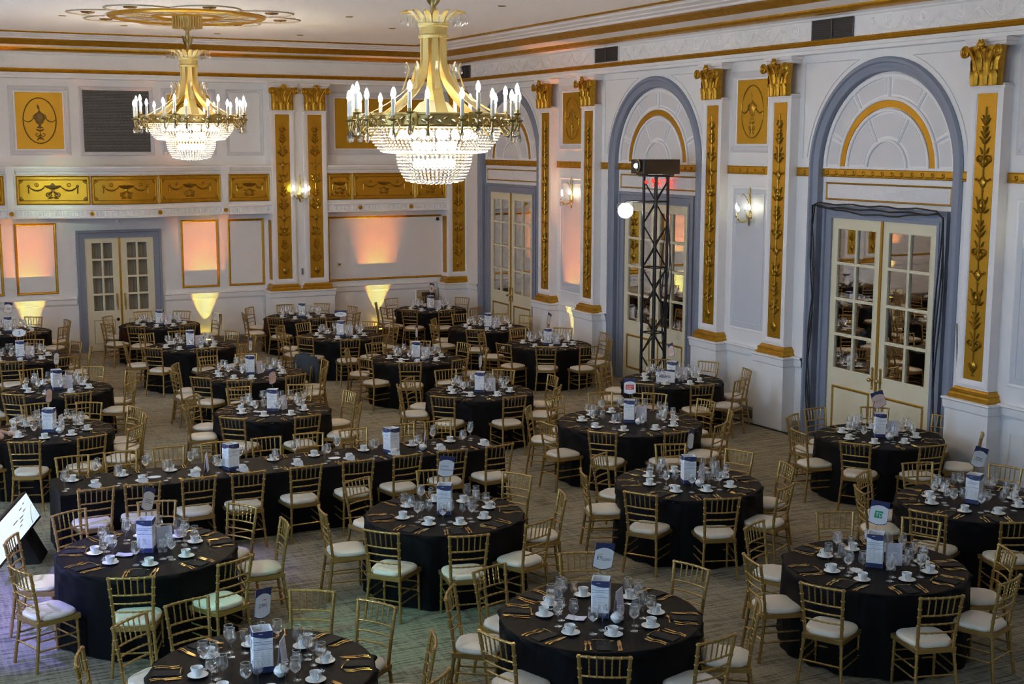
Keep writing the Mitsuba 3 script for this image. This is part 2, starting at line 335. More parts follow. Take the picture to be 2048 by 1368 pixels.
cuts = sorted([(a - .29, a + .29) for a in PIL] + [(a - 1.60, a + 1.60) for a in ARCH])
for (a0, a1), (b0, b1) in zip(cuts, cuts[1:]):
    if a1 > 10.3 and b0 - a1 > .08: segs.append((a1, b0))
for y0, y1 in segs: band(WR, FR(y1, 0, XW), y1 - y0)

# urn panels with painted fields, lower wall panels ---------------------------------------
def medallion():
    o = arc(1, 0, 360, 41)[:-1] * np.array([.30, .43])
    ms = [tube(np.c_[o, np.full(40, .004)], .010, 5, True)]
    for x, y in o[::1]: ms.append(ball(.013, 0, (x, y, .006)))
    ms.append(mv(urn2(.62), 0, -.14, 0))
    for sg in (-1, 1):
        ms.append(swag(sg * .09, .08, sg * .29, .02, .07, .007)); ms.append(spiral(sg * .055, -.26, .045, 1.2, 0 if sg < 0 else PI, sg, rt=.008))
        ms.append(leaf(0, -.30, -PI / 2 + sg * .7, .10, .03, .012)); ms.append(leaf(0, -.2, PI / 2 + sg * 1.1, .09, .03, .012))
    ms.append(tube([(0, -.36, .004), (0, -.13, .004)], .008, 5)); ms.append(leaf(0, .2, PI / 2 + .3, .12, .04, .012))
    return cat(ms)
MED = medallion()
PLY_MED = {m: mikit.ply(MED, 'mat_' + m, 40) for m in ('goldrel', 'golddark')}
def urn_panel(parent, A, w, h, gw, gh, mat='goldfield', rel='goldrel', med=True, s=1.):
    p = add('urn_panel', cat(frame(w, h, (w - gw) * .38, .035), box(-w / 2 + .02, w / 2 - .02, -h / 2 + .02, h / 2 - .02, 0, .012)), 'pale_trim', parent, A=A)
    add('inner_border', frame(gw + .07, gh + .07, .035, .022), 'white', p, A=A)
    add('gold_field', box(-gw / 2, gw / 2, -gh / 2, gh / 2, 0, .014), mat, p, A=A)
    for sx in (-1, 1):
        for sy in (-1, 1): add('corner_rosette', mv(lathe([(0, 0), (.045, 0), (.045, .015), (.03, .012), (.02, .025), (0, .028)], 10), sx * (w / 2 - .06), sy * (h / 2 - .06), .02), 'pale_trim', p, 40, A=A)
    if med: add('urn_relief', PLY_MED[rel], None, p, A=A @ Tr(0, 0, .014) @ Sc(s, s, 1))
    return p
for y in URN:
    urn_panel(WR, FR(y, 5.15, XW), 1.16, 1.34, .83, 1.05)
    add('wall_panel', cat(box(-.50, .50, -1.20, 1.20, 0, .005)), 'bluegrey', WR, A=FR(y, 2.70, XW))
    add('panel_moulding', frame(1.04, 2.44, .04, .018), 'white', WR, A=FR(y, 2.70, XW))
    add('panel_moulding', frame(.80, 2.20, .02, .014), 'bluegrey', WR, A=FR(y, 2.70, XW))
# spandrel outlines over the arches
for a in ARCH:
    for sg in (-1, 1):
        e = [(sg * 1.80, 4.4), (sg * 1.80, 5.86), (sg * .75, 5.86)] + [(sg * 1.70 * math.cos(t), 4.25 + 1.70 * math.sin(t)) for t in np.radians(np.linspace(71, 6, 14))]
        add('spandrel_bead', tube([(x, z, .004) for x, z in e], .008, 4), 'pale_trim', WR, A=FR(a, 0, XW))

# arched bays: surround, lunette, doors -----------------------------------------------------
HALF = np.array([(x, z) for x, z in archpoly(1.).exterior.coords][:-1])
def archpath(r, bot=0., spring=4.25, n=40):
    c = [(-r * math.cos(a), spring + r * math.sin(a)) for a in np.linspace(0, PI, n)]
    return [(-r, bot)] + c + [(r, bot)] if bot < spring - .01 else c
def mullion_leaf(w, h, cols, rows, gx, gz0, gz1, bar=.035):
    s = sbox(0, 0, w, h)
    holes, cw, rh = [], (w - 2 * gx - (cols - 1) * bar) / cols, (gz1 - gz0 - (rows - 1) * bar) / rows
    for i in range(cols):
        for j in range(rows):
            x0, z0 = gx + i * (cw + bar), gz0 + j * (rh + bar); holes.append((x0, z0, x0 + cw, z0 + rh)); s = s.difference(sbox(*holes[-1]))
    return s, holes
def double_door(n, A, w, h, rows, gx, gz0, gz1, panel, pane_mat, lab, casing_w, casing_top, line='goldline', curtain=False):
    d = struct('door_%d' % n, cat(box(-casing_w, -w, 0, casing_top, -.02, .07), box(w, casing_w, 0, casing_top, -.02, .07), box(-casing_w, casing_w, h, casing_top, -.02, .07)), 'grey_trim', lab, A=A)
    cp = [(-casing_w, 0), (-casing_w, casing_top), (casing_w, casing_top), (casing_w, 0)]
    add('casing_bead', molding(cp[::-1], [(0, .07), (.0, .10), (.05, .10), (.06, .07)], False), 'grey_trim', d, A=A)
    add('casing_bead', molding(cp[::-1], [(casing_w - w - .05, .07), (casing_w - w - .05, .085), (casing_w - w, .085), (casing_w - w, .0)], False), 'grey_trim', d, A=A)
    for sg in (-1, 1):
        lw = w - .012
        s, holes = mullion_leaf(lw, h - .02, 2, rows, gx, gz0, gz1)
        B = A @ Tr(-w if sg < 0 else .012, .01, 0)
        lf = add('leaf', ext(s, .05), 'cream', d, A=B)
        for x0, z0, x1, z1 in holes: add('pane', box(x0 - .005, x1 + .005, z0 - .005, z1 + .005, .018, .024) if pane_mat == 'mirror' else tuple([np.array([[x0, z0, .02], [x1, z0, .02], [x1, z1, .02], [x0, z1, .02]]), tri([[0, 1, 2, 3]])]), pane_mat, lf, A=B)
        add('glazing_bead', cat([frame(x1 - x0 + .02, z1 - z0 + .02, .016, .008, (x0 + x1) / 2, (z0 + z1) / 2) for x0, z0, x1, z1 in holes]), 'cream', lf, A=B @ Tr(0, 0, .05))
        px = gx * .95
        add('panel_line', frame(lw - 2 * px, panel[1] - panel[0], .04 if line == 'goldline' else .016, .012, lw / 2, (panel[0] + panel[1]) / 2), line, lf, A=B @ Tr(0, 0, .05))
        hx = (lw - .075) if sg < 0 else .075
        hd = add('handle_plate', box(hx - .022, hx + .022, 1.0, 1.28, .05, .058), 'brass', lf, A=B)
        if curtain:
            add('handle', tube([(hx, .92, .06), (hx, .95, .10), (hx, 1.25, .10), (hx, 1.28, .06)], .012, 6), 'brass', lf, True, A=B)
            if sg < 0: add('lock', mv(lathe([(0, 0), (.035, 0), (.035, .02), (0, .025)], 12), hx, .70, .05), 'blackmetal', lf, True, A=B)
        else:
            add('handle', cat(tube([(hx, 1.12, .05), (hx, 1.12, .11)], .012, 6), ball(.035, 1, (hx, 1.12, .12), (1, 1, .8))), 'brass', lf, True, A=B)
            add('handle_finial', cat(ball(.022, 1, (hx, 1.29, .06)), ball(.022, 1, (hx, .99, .06))), 'brass', lf, True, A=B)
    add('astragal', box(-.02, .02, .02, h - .01, .045, .075), 'goldline' if line == 'goldline' else 'gold', d, A=A)
    return d
def lunette(parent, A):
    L = add('lunette', ext(archpoly(1.44, 3.6), .03), 'white', parent, A=A @ Tr(0, 0, -.03))
    for r0, t in ((1.36, .07), (1.03, .05), (.86, .05), (.42, .04)):
        add('arch_rib', molding(archpath(r0 + t / 2, 4.25)[::-1], [(0, 0), (0, .03), (t * .3, .04), (t * .7, .04), (t, .03), (t, 0)], False), 'white', L, A=A)
    add('gold_arch', molding(archpath(1.0, 4.25)[::-1], [(0, 0), (0, .025), (.10, .025), (.10, 0)], False), 'goldflat', L, A=A)
    for r0, r1, degs in ((1.05, 1.34, (22, 56, 90, 124, 158)), (.46, .84, (60, 120))):
        for dg in degs:
            c, s = math.cos(math.radians(dg)), math.sin(math.radians(dg))
            add('glazing_bar', tube([(r0 * c, 4.25 + r0 * s, .01), (r1 * c, 4.25 + r1 * s, .01)], .022, 4), 'white', L, A=A)
    add('sill_bar', box(-1.40, 1.40, 4.25, 4.285, 0, .03), 'white', L, A=A)
    for k, (a0, a1) in enumerate(((2, 20), (24, 54), (58, 88), (92, 122), (126, 156), (160, 178))):
        pts = np.vstack([arc(1.09, a0 + 1, a1 - 1, 8), arc(1.31, a1 - 1, a0 + 1, 8)]) + np.array([0, 4.25])
        pts[:, 1] = np.maximum(pts[:, 1], 4.31)
        add('lunette_panel', ext(Polygon(pts).buffer(0), .008), 'panelgrey', L, A=A)
    for a0, a1 in ((3, 57), (63, 117), (123, 177)):
        pts = np.vstack([arc(.49, a0 + 2, a1 - 2, 8), arc(.81, a1 - 1, a0 + 1, 10)]) + np.array([0, 4.25]); pts[:, 1] = np.maximum(pts[:, 1], 4.31)
        add('lunette_panel', ext(Polygon(pts).buffer(0), .008), 'panelgrey', L, A=A)
    add('lunette_panel', ext(Polygon(np.vstack([arc(.39, 4, 176, 16)]) + np.array([0, 4.25])), .008), 'panelgrey', L, A=A)
for i, a in enumerate(ARCH):
    A = FR(a, 0, XW + .10)
    s = add('arch_surround', molding(archpath(1.62)[::-1], [(-.0, -.1), (.0, .12), (.03, .15), (.07, .15), (.09, .12), (.12, .125), (.16, .11), (.20, .10), (.21, -.0)], False), 'grey_trim', WR, A=A)
    add('tympanum', box(-1.46, 1.46, 3.62, 4.3, -.06, -.03), 'white', WR, A=A)
    lunette(WR, A)
    band(WR, A @ Tr(-1.43, 0, 0), 2.86)
    op = add('overdoor_panel', box(-1.36, 1.36, 3.74, 4.07, -.03, .0), 'panelgrey', WR, A=A)
    add('gold_frame', frame(2.66, .27, .028, .02, 0, 3.905), 'goldline', op, A=A)
    add('backing', box(-1.46, 1.46, 0, 3.7, -.12, -.06), 'white', WR, A=A)
    lab = ['cream double doors on the right wall outside the frame', 'cream mirrored double doors draped with black cables, right wall', 'cream mirrored double doors behind the black truss tower', 'cream mirrored double doors in the back right corner'][i]
    double_door(i + 1, A @ Tr(.0, 0, -.03), 1.12, 3.54, 4, .13, 1.17, 3.33, (.22, .90), 'mirror', lab, 1.32, 3.70)
# back doors with curtained panes
A = FB(DX, 0, YW + .02)
double_door(6, A, .745, 2.56, 4, .145, .90, 2.42, (.16, .70), 'pane', 'cream double doors with dark curtained panes in the back wall', .92, 2.71, 'fade', True)
n = 90; cx = np.linspace(-.72, .72, n); cw = .03 * np.sin(cx * 75) + .015 * np.sin(cx * 31 + 1)
v = np.array([[x, z, -.12 + w_] for z in (.85, 2.5) for x, w_ in zip(cx, cw)])
add('curtain', (v, grid(2, n)), 'curtain', 'door_6', True, A=A)
add('lobby_wall', cat(box(-.9, .9, 0, 2.7, -.6, -.55), box(-.82, -.79, 0, 2.7, -.6, -.1), box(.79, .82, 0, 2.7, -.6, -.1)), 'paint', 'door_6', A=A)

# back wall: upper panels ------------------------------------------------------------------------
zc, hh = 5.09, 1.48
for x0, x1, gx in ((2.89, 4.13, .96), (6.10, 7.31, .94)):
    urn_panel(WB, FB((x0 + x1) / 2, zc, YW), x1 - x0, hh, gx, 1.2, mat='goldflat' if x0 > 4 else 'goldlit', rel='golddark', s=1.12)  # left panel: brighter gold, the light falling on it put into the colour
urn_panel(WB, FB(11.4, zc, YW), 2.86, hh, 2.5, 1.17, med=False); urn_panel(WB, FB(DX * 2 - 11.4, zc, YW), 2.86, hh, 2.5, 1.17, med=False)
for xa in (4.33, ):
    A = FB(5.125, zc, YW); g = add('grille', frame(1.59, 1.50, .085, .05), 'pale_trim', WB, A=A)
    add('grille_back', box(-.71, .71, -.67, .67, 0, .006), 'grille', g, A=A)
    add('slats', cat([box(-.71, .71, -.66 + i * .0330, -.66 + i * .0330 + .014, .006, .022) for i in range(40)]), 'vent', g, A=A, kind='stuff')
for x in (7.975, DX * 2 - 7.975): add('blank_panel', cat(frame(.87, 1.50, .05, .03), frame(.74, 1.37, .02, .015)), 'pale_trim', WB, A=FB(x, zc, YW))
add('gold_band', box(8.99, 9.24, 4.26, 4.38, YP - .02 + .05, YP + .09), 'goldflat', WB)
add('bay_wall', box(8.45, 9.78, YP + .04, YW + .1, 0, 5.98), 'paint', WB); add('bay_wall', box(.34, 1.67, YP + .04, YW + .1, 0, 5.98), 'paint', WB)
# lower gold frames
for x0, x1 in ((2.87, 3.73), (6.43, 7.29), (7.51, 8.36), (DX * 2 - 8.36, DX * 2 - 7.51), (9.91, 12.93), (DX * 2 - 12.93, DX * 2 - 9.91)):
    add('gold_framed_panel', frame(x1 - x0, 1.55, .05, .03), 'gold', WB, A=FB((x0 + x1) / 2, 2.115, YW))
# balcony front -------------------------------------------------------------------------------------
def bow(x):
    x = np.asarray(x, float); t = np.clip(np.abs(x - 5.06) / 2.25, 0, 1); return .62 * .5 * (1 + np.cos(PI * t))
YB = 29.90
def bowed(m, proud=0.):
    """Bends a mesh given in (x, z, out) onto the bowed balcony front."""
    v = m[0]; return np.stack([v[:, 0], YB - bow(v[:, 0]) - v[:, 2] - proud, v[:, 1]], 1), m[1]
def strip(x0, x1, prof, n):
    """A moulding of the section (out, z) between x0 and x1."""
    xs = np.linspace(x0, x1, n); pr = np.array(prof)
    v = np.array([[x, z, o] for x in xs for o, z in pr]); return v, grid(n, len(pr))
BAYS = ((2.1, 8.45), (9.78, 13.3))
for x0, x1 in BAYS + ((XL, .34),):
    n = 60 if x0 == 2.1 else 2
    if x0 == 2.1: x0 = 1.67
    b = add('balcony', bowed(strip(x0, x1, [(-.45, 3.03), (0, 3.03), (0, 4.10), (-.45, 4.10)], n)), 'paint', WB, 30)
    add('cap_moulding', bowed(strip(x0, x1, [(0, 3.95), (.03, 3.96), (.04, 4.0), (.07, 4.02), (.085, 4.06), (.10, 4.08), (.10, 4.12), (0, 4.125), (-.4, 4.125)], n)), 'white', b, 30)
    add('base_moulding', bowed(strip(x0, x1, [(0, 3.24), (.035, 3.23), (.04, 3.20), (.015, 3.185), (.015, 3.06), (.03, 3.05), (.03, 3.02), (0, 3.015)], n)), 'white', b, 30)
    fl = np.arange(x0 + .05, x1 - .05, .05)
    add('flutes', bowed(cat([box(x, x + .022, 3.075, 3.17, .015, .021) for x in fl])), 'white', b, kind='stuff')
def corner_fan(x, y, sx, sy):
    ms = [tube(np.c_[arc(.075, 0, 90, 8) * np.array([sx, sy]) + np.array([x, y]), np.full(8, .004)], .008, 4)]
    for d in (18, 45, 72): c = math.radians(d); ms.append(tube([(x, y, .004), (x + sx * .06 * math.cos(c), y + sy * .06 * math.sin(c), .006)], .008, 4))
    return cat(ms)
def gold_panel(x0, x1, rel, z0=3.31, z1=3.93, swags=True, borders=True):
    w, cx, cz, h = x1 - x0, (x0 + x1) / 2, (z0 + z1) / 2, z1 - z0
    n = max(4, int(w * 14)); xs = np.linspace(x0, x1, n)
    v = np.array([[x, z, o] for x in xs for z, o in ((z0, 0), (z0, .012), (z1, .012), (z1, 0))]); f = grid(n, 4)
    p = add('balcony_panel', bowed((v, f)), 'goldflat', WB, 30)
    def line(pts, r=.010): return tube(np.array(pts), r, 5)
    def hl(z, a, b, r): return line([(x, z, .014) for x in np.linspace(a, b, n)], r)
    iw, ih = w / 2 - .06, h / 2 - .09
    ms = [hl(cz + s * ih, cx - iw, cx + iw, .010) for s in (-1, 1)] + [line([(cx + s * iw, cz - ih, .014), (cx + s * iw, cz + ih, .014)]) for s in (-1, 1)]
    ms += [hl(cz + s * (h / 2 - .015), x0, x1, .016) for s in (-1, 1)] + [line([(cx + s * (w / 2 - .012), z0, .014), (cx + s * (w / 2 - .012), z1, .014)], .014) for s in (-1, 1)]
    add('panel_border', bowed(cat(ms)), 'gold', p, 40)
    add('bead_row', bowed(cat([box(x, x + .018, cz + s * (h / 2 - .055) - .014, cz + s * (h / 2 - .055) + .014, .010, .026) for s in (-1, 1) for x in np.arange(x0 + .03, x1 - .04, .034)])), 'gold', p, kind='stuff')
    ms = [mv(corner_fan(sx * iw * -1, sy * ih * -1, sx, sy), cx, cz, .012) for sx in (-1, 1) for sy in (-1, 1)]
    bowl = lathe([(0, 0), (.04, 0), (.03, .03), (.10, .05), (.15, .09), (.16, .11), (.05, .115), (.02, .15), (0, .17)], 12); bowl = (bowl[0][:, [0, 2, 1]] * np.array([1.05, 1, .25]), bowl[1][:, ::-1])
    ms.append(mv(bowl, cx, cz - .01, .012))
    for sg in (-1, 1):
        ms += [mv(spiral(sg * .09, -.09, .06, 1.5, 0 if sg < 0 else PI, sg, rt=.013), cx, cz, .012), mv(leaf(0, -.02, -PI / 2 + sg * .9, .15, .05, .02), cx, cz, .01), mv(leaf(0, -.15, -PI / 2 + sg * 1.3, .12, .04, .02), cx, cz, .01)]
        e = min(iw * .72, .52)
        ms += [mv(swag(sg * .15, .08, sg * e, .08, .09, .013), cx, cz, .012), mv(ball(.03, 1, (sg * e, .085, .01), (1, 1, .6)), cx, cz, .01), mv(tube([(sg * e, .07, .01), (sg * e, -.07, .01)], [.008, .014], 5), cx, cz, .012)]
        if e > .4:
            o = arc(.035, 0, 360, 13)[:-1] + np.array([sg * e * .66, .11]); ms += [mv(tube(np.c_[o, np.full(12, .006)], .007, 4, True), cx, cz, .012), ball(.013, 0, (cx + sg * e * .66, cz + .11, .016))]
    add('urn_and_swags', bowed(cat(ms)), rel, p, 40)
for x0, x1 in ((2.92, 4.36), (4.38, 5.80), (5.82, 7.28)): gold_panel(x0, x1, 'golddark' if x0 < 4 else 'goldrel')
gold_panel(7.47, 8.41, 'goldrel'); gold_panel(1.70, 2.68, 'goldrel')
for x0, x1 in ((9.80, 10.40), (10.42, 12.0), (12.02, 12.82)): gold_panel(x0, x1, 'goldrel')
for x in (2.80, 7.375): add('balcony_pier', bowed(cat(box(x - .07, x + .07, 3.03, 3.96, 0, .05), box(x - .09, x + .09, 3.96, 4.13, 0, .12))), 'white', WB)
for x in (2.80, 4.38, 5.82, 7.375, 10.6, 11.9, 1.75):
    m = lathe([(0, 0), (.05, 0), (.05, .02), (.03, .018), (.02, .035), (0, .04)], 14)
    add('gold_rosette', bowed(mv(m, x, 3.12, .02 if x not in (2.8, 7.375) else .05)), 'gold', WB, 40)

# entablature and cornice, right and back ------------------------------------------------------------------
XC, YC = 13.15, 29.90
def cornice(name, prof, mat, smooth=False):
    pr = np.array(prof); k = len(pr)
    for which, par in ((0, WR), (1, WB)):
        if which == 0: ends = [[(XC - e, YN, z) for e, z in pr], [(XC - e, YC - e, z) for e, z in pr]]
        else: ends = [[(XL, YC - e, z) for e, z in pr], [(XC - e, YC - e, z) for e, z in pr]]
        add(name, (np.array(ends[0] + ends[1]), grid(2, k)), mat, par, smooth)
cornice('architrave', [(-.5, 5.98), (0, 5.98), (0, 6.03), (.03, 6.035), (.03, 6.09), (0, 6.09)], 'paint')
cornice('gold_fillet', [(0, 6.09), (.035, 6.09), (.05, 6.11), (.04, 6.13), (.06, 6.145), (.055, 6.17), (0, 6.17)], 'gold')
cornice('frieze', [(0, 6.17), (0, 6.46)], 'paint')
cornice('bed_moulding', [(0, 6.46), (.03, 6.475), (.04, 6.50), (.10, 6.505), (.22, 6.51)], 'paint')
cornice('gold_moulding', [(.22, 6.51), (.25, 6.505), (.30, 6.515), (.34, 6.53), (.37, 6.565), (.37, 6.59)], 'gold')
cornice('soffit', [(.37, 6.59), (.44, 6.60), (.86, 6.61), (.86, 6.60), (.88, 6.60)], 'paint')
cornice('gold_cove', [(.88, 6.60), (.90, 6.605), (.92, 6.625), (.96, 6.655), (1.00, 6.69), (1.05, 6.71)], 'gold')
cornice('cornice_steps', [(1.05, 6.71), (1.10, 6.715), (1.12, 6.74), (1.30, 6.745), (1.32, 6.765), (1.55, 6.77), (1.57, 6.79), (1.76, 6.79)], 'white')
cornice('gold_rope', [(1.76, 6.80), (1.76, 6.785), (1.79, 6.77), (1.83, 6.775), (1.85, 6.79), (1.85, 6.80)], 'gold')
group('frieze_swag', {'s': (xf(cat(tube(np.c_[arc(.075, 0, 360, 17)[:-1] + np.array([0, .045]), np.full(16, .0)], .010, 4, True), tube(np.c_[arc(.04, 0, 360, 13)[:-1] + np.array([0, .045]), np.full(12, .0)], .008, 4, True),
    swag(-.31, .08, .31, .08, .17, .010), swag(-.31, .05, .31, .05, .17, .006), tube([(-.36, .10, 0), (-.28, .10, 0)], .008, 4), mv(urn2(.30), -.34, -.11, -.006), leaf(-.34, -.10, -2.2, .12, .03, .01), leaf(-.34, -.10, -.9, .12, .03, .01)), Sc(1, 1, .25)), 'paint', 40)})
vents = [(29.4, 6.32, .55), (22.7, 6.34, .95), (16.0, 6.34, .95)]
for i in range(29):
    y = 29.3 - i * .69
    if any(abs(y - vy) < vw / 2 + .4 for vy, _, vw in vents): continue
    inst('frieze_swag', 'frieze_ornament', FR(y, 6.31, XC), parent=WR)
for i in range(22): inst('frieze_swag', 'frieze_ornament', FB(12.6 - i * .69, 6.31, YC), parent=WB)
for j, (y, z, wv) in enumerate(vents):
    A = FR(y, z, XC); t = thing('air_vent', ['small grey air vent in the frieze near the room corner', 'dark louvred air vent in the frieze above the middle arch', 'dark louvred air vent in the frieze above the cabled doors'][j], 'air vent', None)
    add('frame', frame(wv, .34, .03, .03), 'pale_trim' if j == 1 else 'vent', t, A=A); add('backing', box(-wv / 2 + .02, wv / 2 - .02, -.15, .15, 0, .005), 'grille', t, A=A)
    add('divider', box(-.008, .008, -.15, .15, .005, .03), 'vent', t, A=A)
    for k in range(9): add('louvre', box(-wv / 2 + .03, wv / 2 - .03, -.14 + k * .032, -.128 + k * .032, .005, .024), 'grille', t, A=A)
# ceiling holes and ornaments at the cornice corner
for x, y in ((9.88 * .95, 20.6 * .95), (9.78 * .95, 25.5 * .95), (3.3, 24.5), (4.6, 26.0), (6.6, 27.0), (8.2, 26.6), (7.8, 22.4)):
    add('sprinkler_plate', mv(lathe([(0, .0), (.07, 0), (.06, -.012), (0, -.016)], 14), x, y, CEIL), 'brass', 'ceiling', 30)
# ceiling medallion -------------------------------------------------------------------------------------------
def rosette_at(cx_, cy_):
    k = add('ceiling_medallion', mv(lathe([(1.20, 0), (1.20, -.04), (1.25, -.06), (1.30, -.05), (1.34, -.03), (1.34, 0)], 72), cx_, cy_, CEIL), 'gold', 'ceiling', 40)
    add('glass_ring', mv(lathe([(.60, -.004), (.60, -.02), (1.21, -.02), (1.21, -.004)], 60), cx_, cy_, CEIL), 'medglass', k)
    add('inner_ring', mv(lathe([(.52, 0), (.52, -.035), (.57, -.05), (.62, -.03), (.62, 0)], 48), cx_, cy_, CEIL), 'gold', k, 40)
    ms = []
    for i in range(12):
        a = i * PI / 6; c, s = math.cos(a), math.sin(a)
        ms.append(tube([(cx_ + .6 * c, cy_ + .6 * s, CEIL - .025), (cx_ + 1.21 * c, cy_ + 1.21 * s, CEIL - .022)], .009, 4))
        b = a + PI / 12; m = xf(spiral(0, 0, .13, 1.3, 0, 1, 16, .006), Tr(cx_ + .93 * math.cos(b), cy_ + .93 * math.sin(b), CEIL - .025)); ms.append(m)
        ms.append(xf(leaf(0, 0, 0, .2, .03, -.006), Tr(cx_ + .68 * math.cos(b), cy_ + .68 * math.sin(b), CEIL - .026) @ Rz(b)))
    add('lattice', cat(ms), 'gold', k, 40)
    for i in range(8):
        a0 = i * PI / 4; t = np.linspace(0, 1, 22); r = 1.42 + .58 * np.sin(PI * t) ** .8; a = a0 + (t - .5) * PI / 4 * 1.05
        add('garland', cat(tube(np.stack([cx_ + r * np.cos(a), cy_ + r * np.sin(a), np.full(22, CEIL - .008)], 1), .015, 5), *[ball(.03, 0, (cx_ + r[j] * math.cos(a[j]), cy_ + r[j] * math.sin(a[j]), CEIL - .006), (1, 1, .5)) for j in range(1, 22, 2)]), 'fade', k, 40)
        add('rosette', mv(lathe([(0, 0), (.12, 0), (.10, -.02), (.05, -.015), (.03, -.03), (0, -.03)], 14), cx_ + 1.66 * math.cos(a0), cy_ + 1.66 * math.sin(a0), CEIL), 'golddark', k, 40)
rosette_at(5.25, 23.6)
# left wall with tall windows out of the frame, curtains added to narrow their light --------------------------------------------------------
w = sbox(YN - .1, -.05, YW + .3, 7.0)
WIN = [2.61, 8.83, 15.05, 21.27]
for a in WIN: w = w.difference(sbox(a - 1.2, 1.0, a + 1.2, 4.9))
WL = struct('wall_left', ext(w, .2), 'paint', 'pale wall with tall windows on the left', A=FL(0, 0, XL - .2))
for i, a in enumerate(WIN):
    A = FL(a, 0, XL)
    wn = struct('window_%d' % (i + 1), frame(2.5, 3.95, .08, .05, 0, 2.95), 'white', 'tall unseen window in the left wall, light narrowed by added curtains', A=A)
    add('pane', (np.array([[-.34, 1.0, -.15], [.34, 1.0, -.15], [.34, 4.9, -.15], [-.34, 4.9, -.15]]), tri([[0, 1, 2, 3]])), 'linen', wn, A=A, emit=(DAY, 30))
    for s in (-1, 1):
        xs = np.linspace(.33, 1.22, 50); cv = np.array([[s * x, z, -.10 + .035 * math.sin(x * 60)] for z in (.95, 4.95) for x in xs]); add('curtain', (cv, grid(2, 50)), 'curtain', wn, True, A=A)  # unseen curtains, added so the glowing pane becomes a slim bright strip
    for z in (1.98, 2.95, 3.92): add('mullion', box(-.36, .36, z - .02, z + .02, -.145, -.13), 'white', wn, A=A)
# ------------------------------------------------------------------ chandeliers
def drop(l=.10, r=.022): return lathe([(0, 0), (r * .3, -.008), (r * .35, -.015), (r * .9, -l * .6), (r, -l * .72), (r * .6, -l * .93), (0, -l)], 8)
def candle_parts(hi):
    """One branch: scrolled arm from the band (r = .80) out to r = 1.0, cup, candle and bulb; local x runs outwards."""
    t = np.linspace(0, 1, 15); x = .78 + .17 * np.sin(t * PI / 2) ** 1.0; z = -.03 - .13 * np.sin(t * PI) + (.055 if hi else -.02) * t
    arm = tube(np.stack([x, 0 * t, z], 1), .013 + .004 * np.sin(t * 40), 6); ze = z[-1]
    cup = lathe([(0, ze - .01), (.016, ze), (.02, ze + .03), (.045, ze + .045), (.05, ze + .055), (.022, ze + .06), (.022, ze + .09), (0, ze + .09)], 10)
    can = lathe([(0, ze + .09), (.022, ze + .09), (.022, ze + .26), (.012, ze + .265), (0, ze + .265)], 10)
    blb = lathe([(0, ze + .262), (.014, ze + .265), (.029, ze + .298), (.025, ze + .335), (.010, ze + .372), (0, ze + .385)], 10)
    fix = lambda m: mv(m, .95, 0, 0)
    scr = spiral(0, 0, .05, 1.2, 0, 1, 14, .012); scr = (scr[0][:, [0, 2, 1]] + np.array([.86, 0, -.03]), scr[1])
    return {'branch': (cat(arm, scr), 'antique', True), 'drip_cup': (fix(cup), 'antique', 40), 'candle': (fix(can), 'candle', 40), 'bulb': (fix(blb), 'candle', True, BULB, 30),
            'pendant': (mv(cat(drop(.15, .032), mv(drop(.03, .012), 0, 0, .03)), .95, 0, ze - .05), 'crystal', False)}
group('candle_high', candle_parts(True)); group('candle_low', candle_parts(False))
def ring_pts(r, n, z): a = np.arange(n) * 2 * PI / n; return np.stack([r * np.cos(a), r * np.sin(a), np.full(n, z)], 1)
def beads(rows, seed=0):
    """Strings of cut beads: rows of (radius, height, bead radius, count)."""
    b = trimesh.creation.icosphere(1, 1.0); V, F, n = [], [], 0
    bv, bf = np.array(b.vertices), np.array(b.faces)
    for r, z, br, cnt, ph in rows:
        for p in ring_pts(r, cnt, z):
            a = ph * 2 * PI / cnt; c = np.array([p[0] * math.cos(a) - p[1] * math.sin(a), p[0] * math.sin(a) + p[1] * math.cos(a), z])
            V.append(bv * br + c); F.append(bf + n); n += len(bv)
    return np.vstack(V), np.vstack(F)
UP = [(.745 - .004 * i - .0019 * i * i, -.085 - .031 * i, .0150, 84, 0) for i in range(9)]
LO = [(.415 - .001 * i - .0014 * i * i, -.385 - .034 * i, .0155, 50, 0) for i in range(9)]
LO += [(.26, -.675, .015, 30, 0), (.18, -.688, .015, 20, 0), (.09, -.695, .015, 10, 0)]
BR = [(.565 - .04 * i, -.345 - .004 * i, .014, 64 - 4 * i, 0) for i in range(4)]
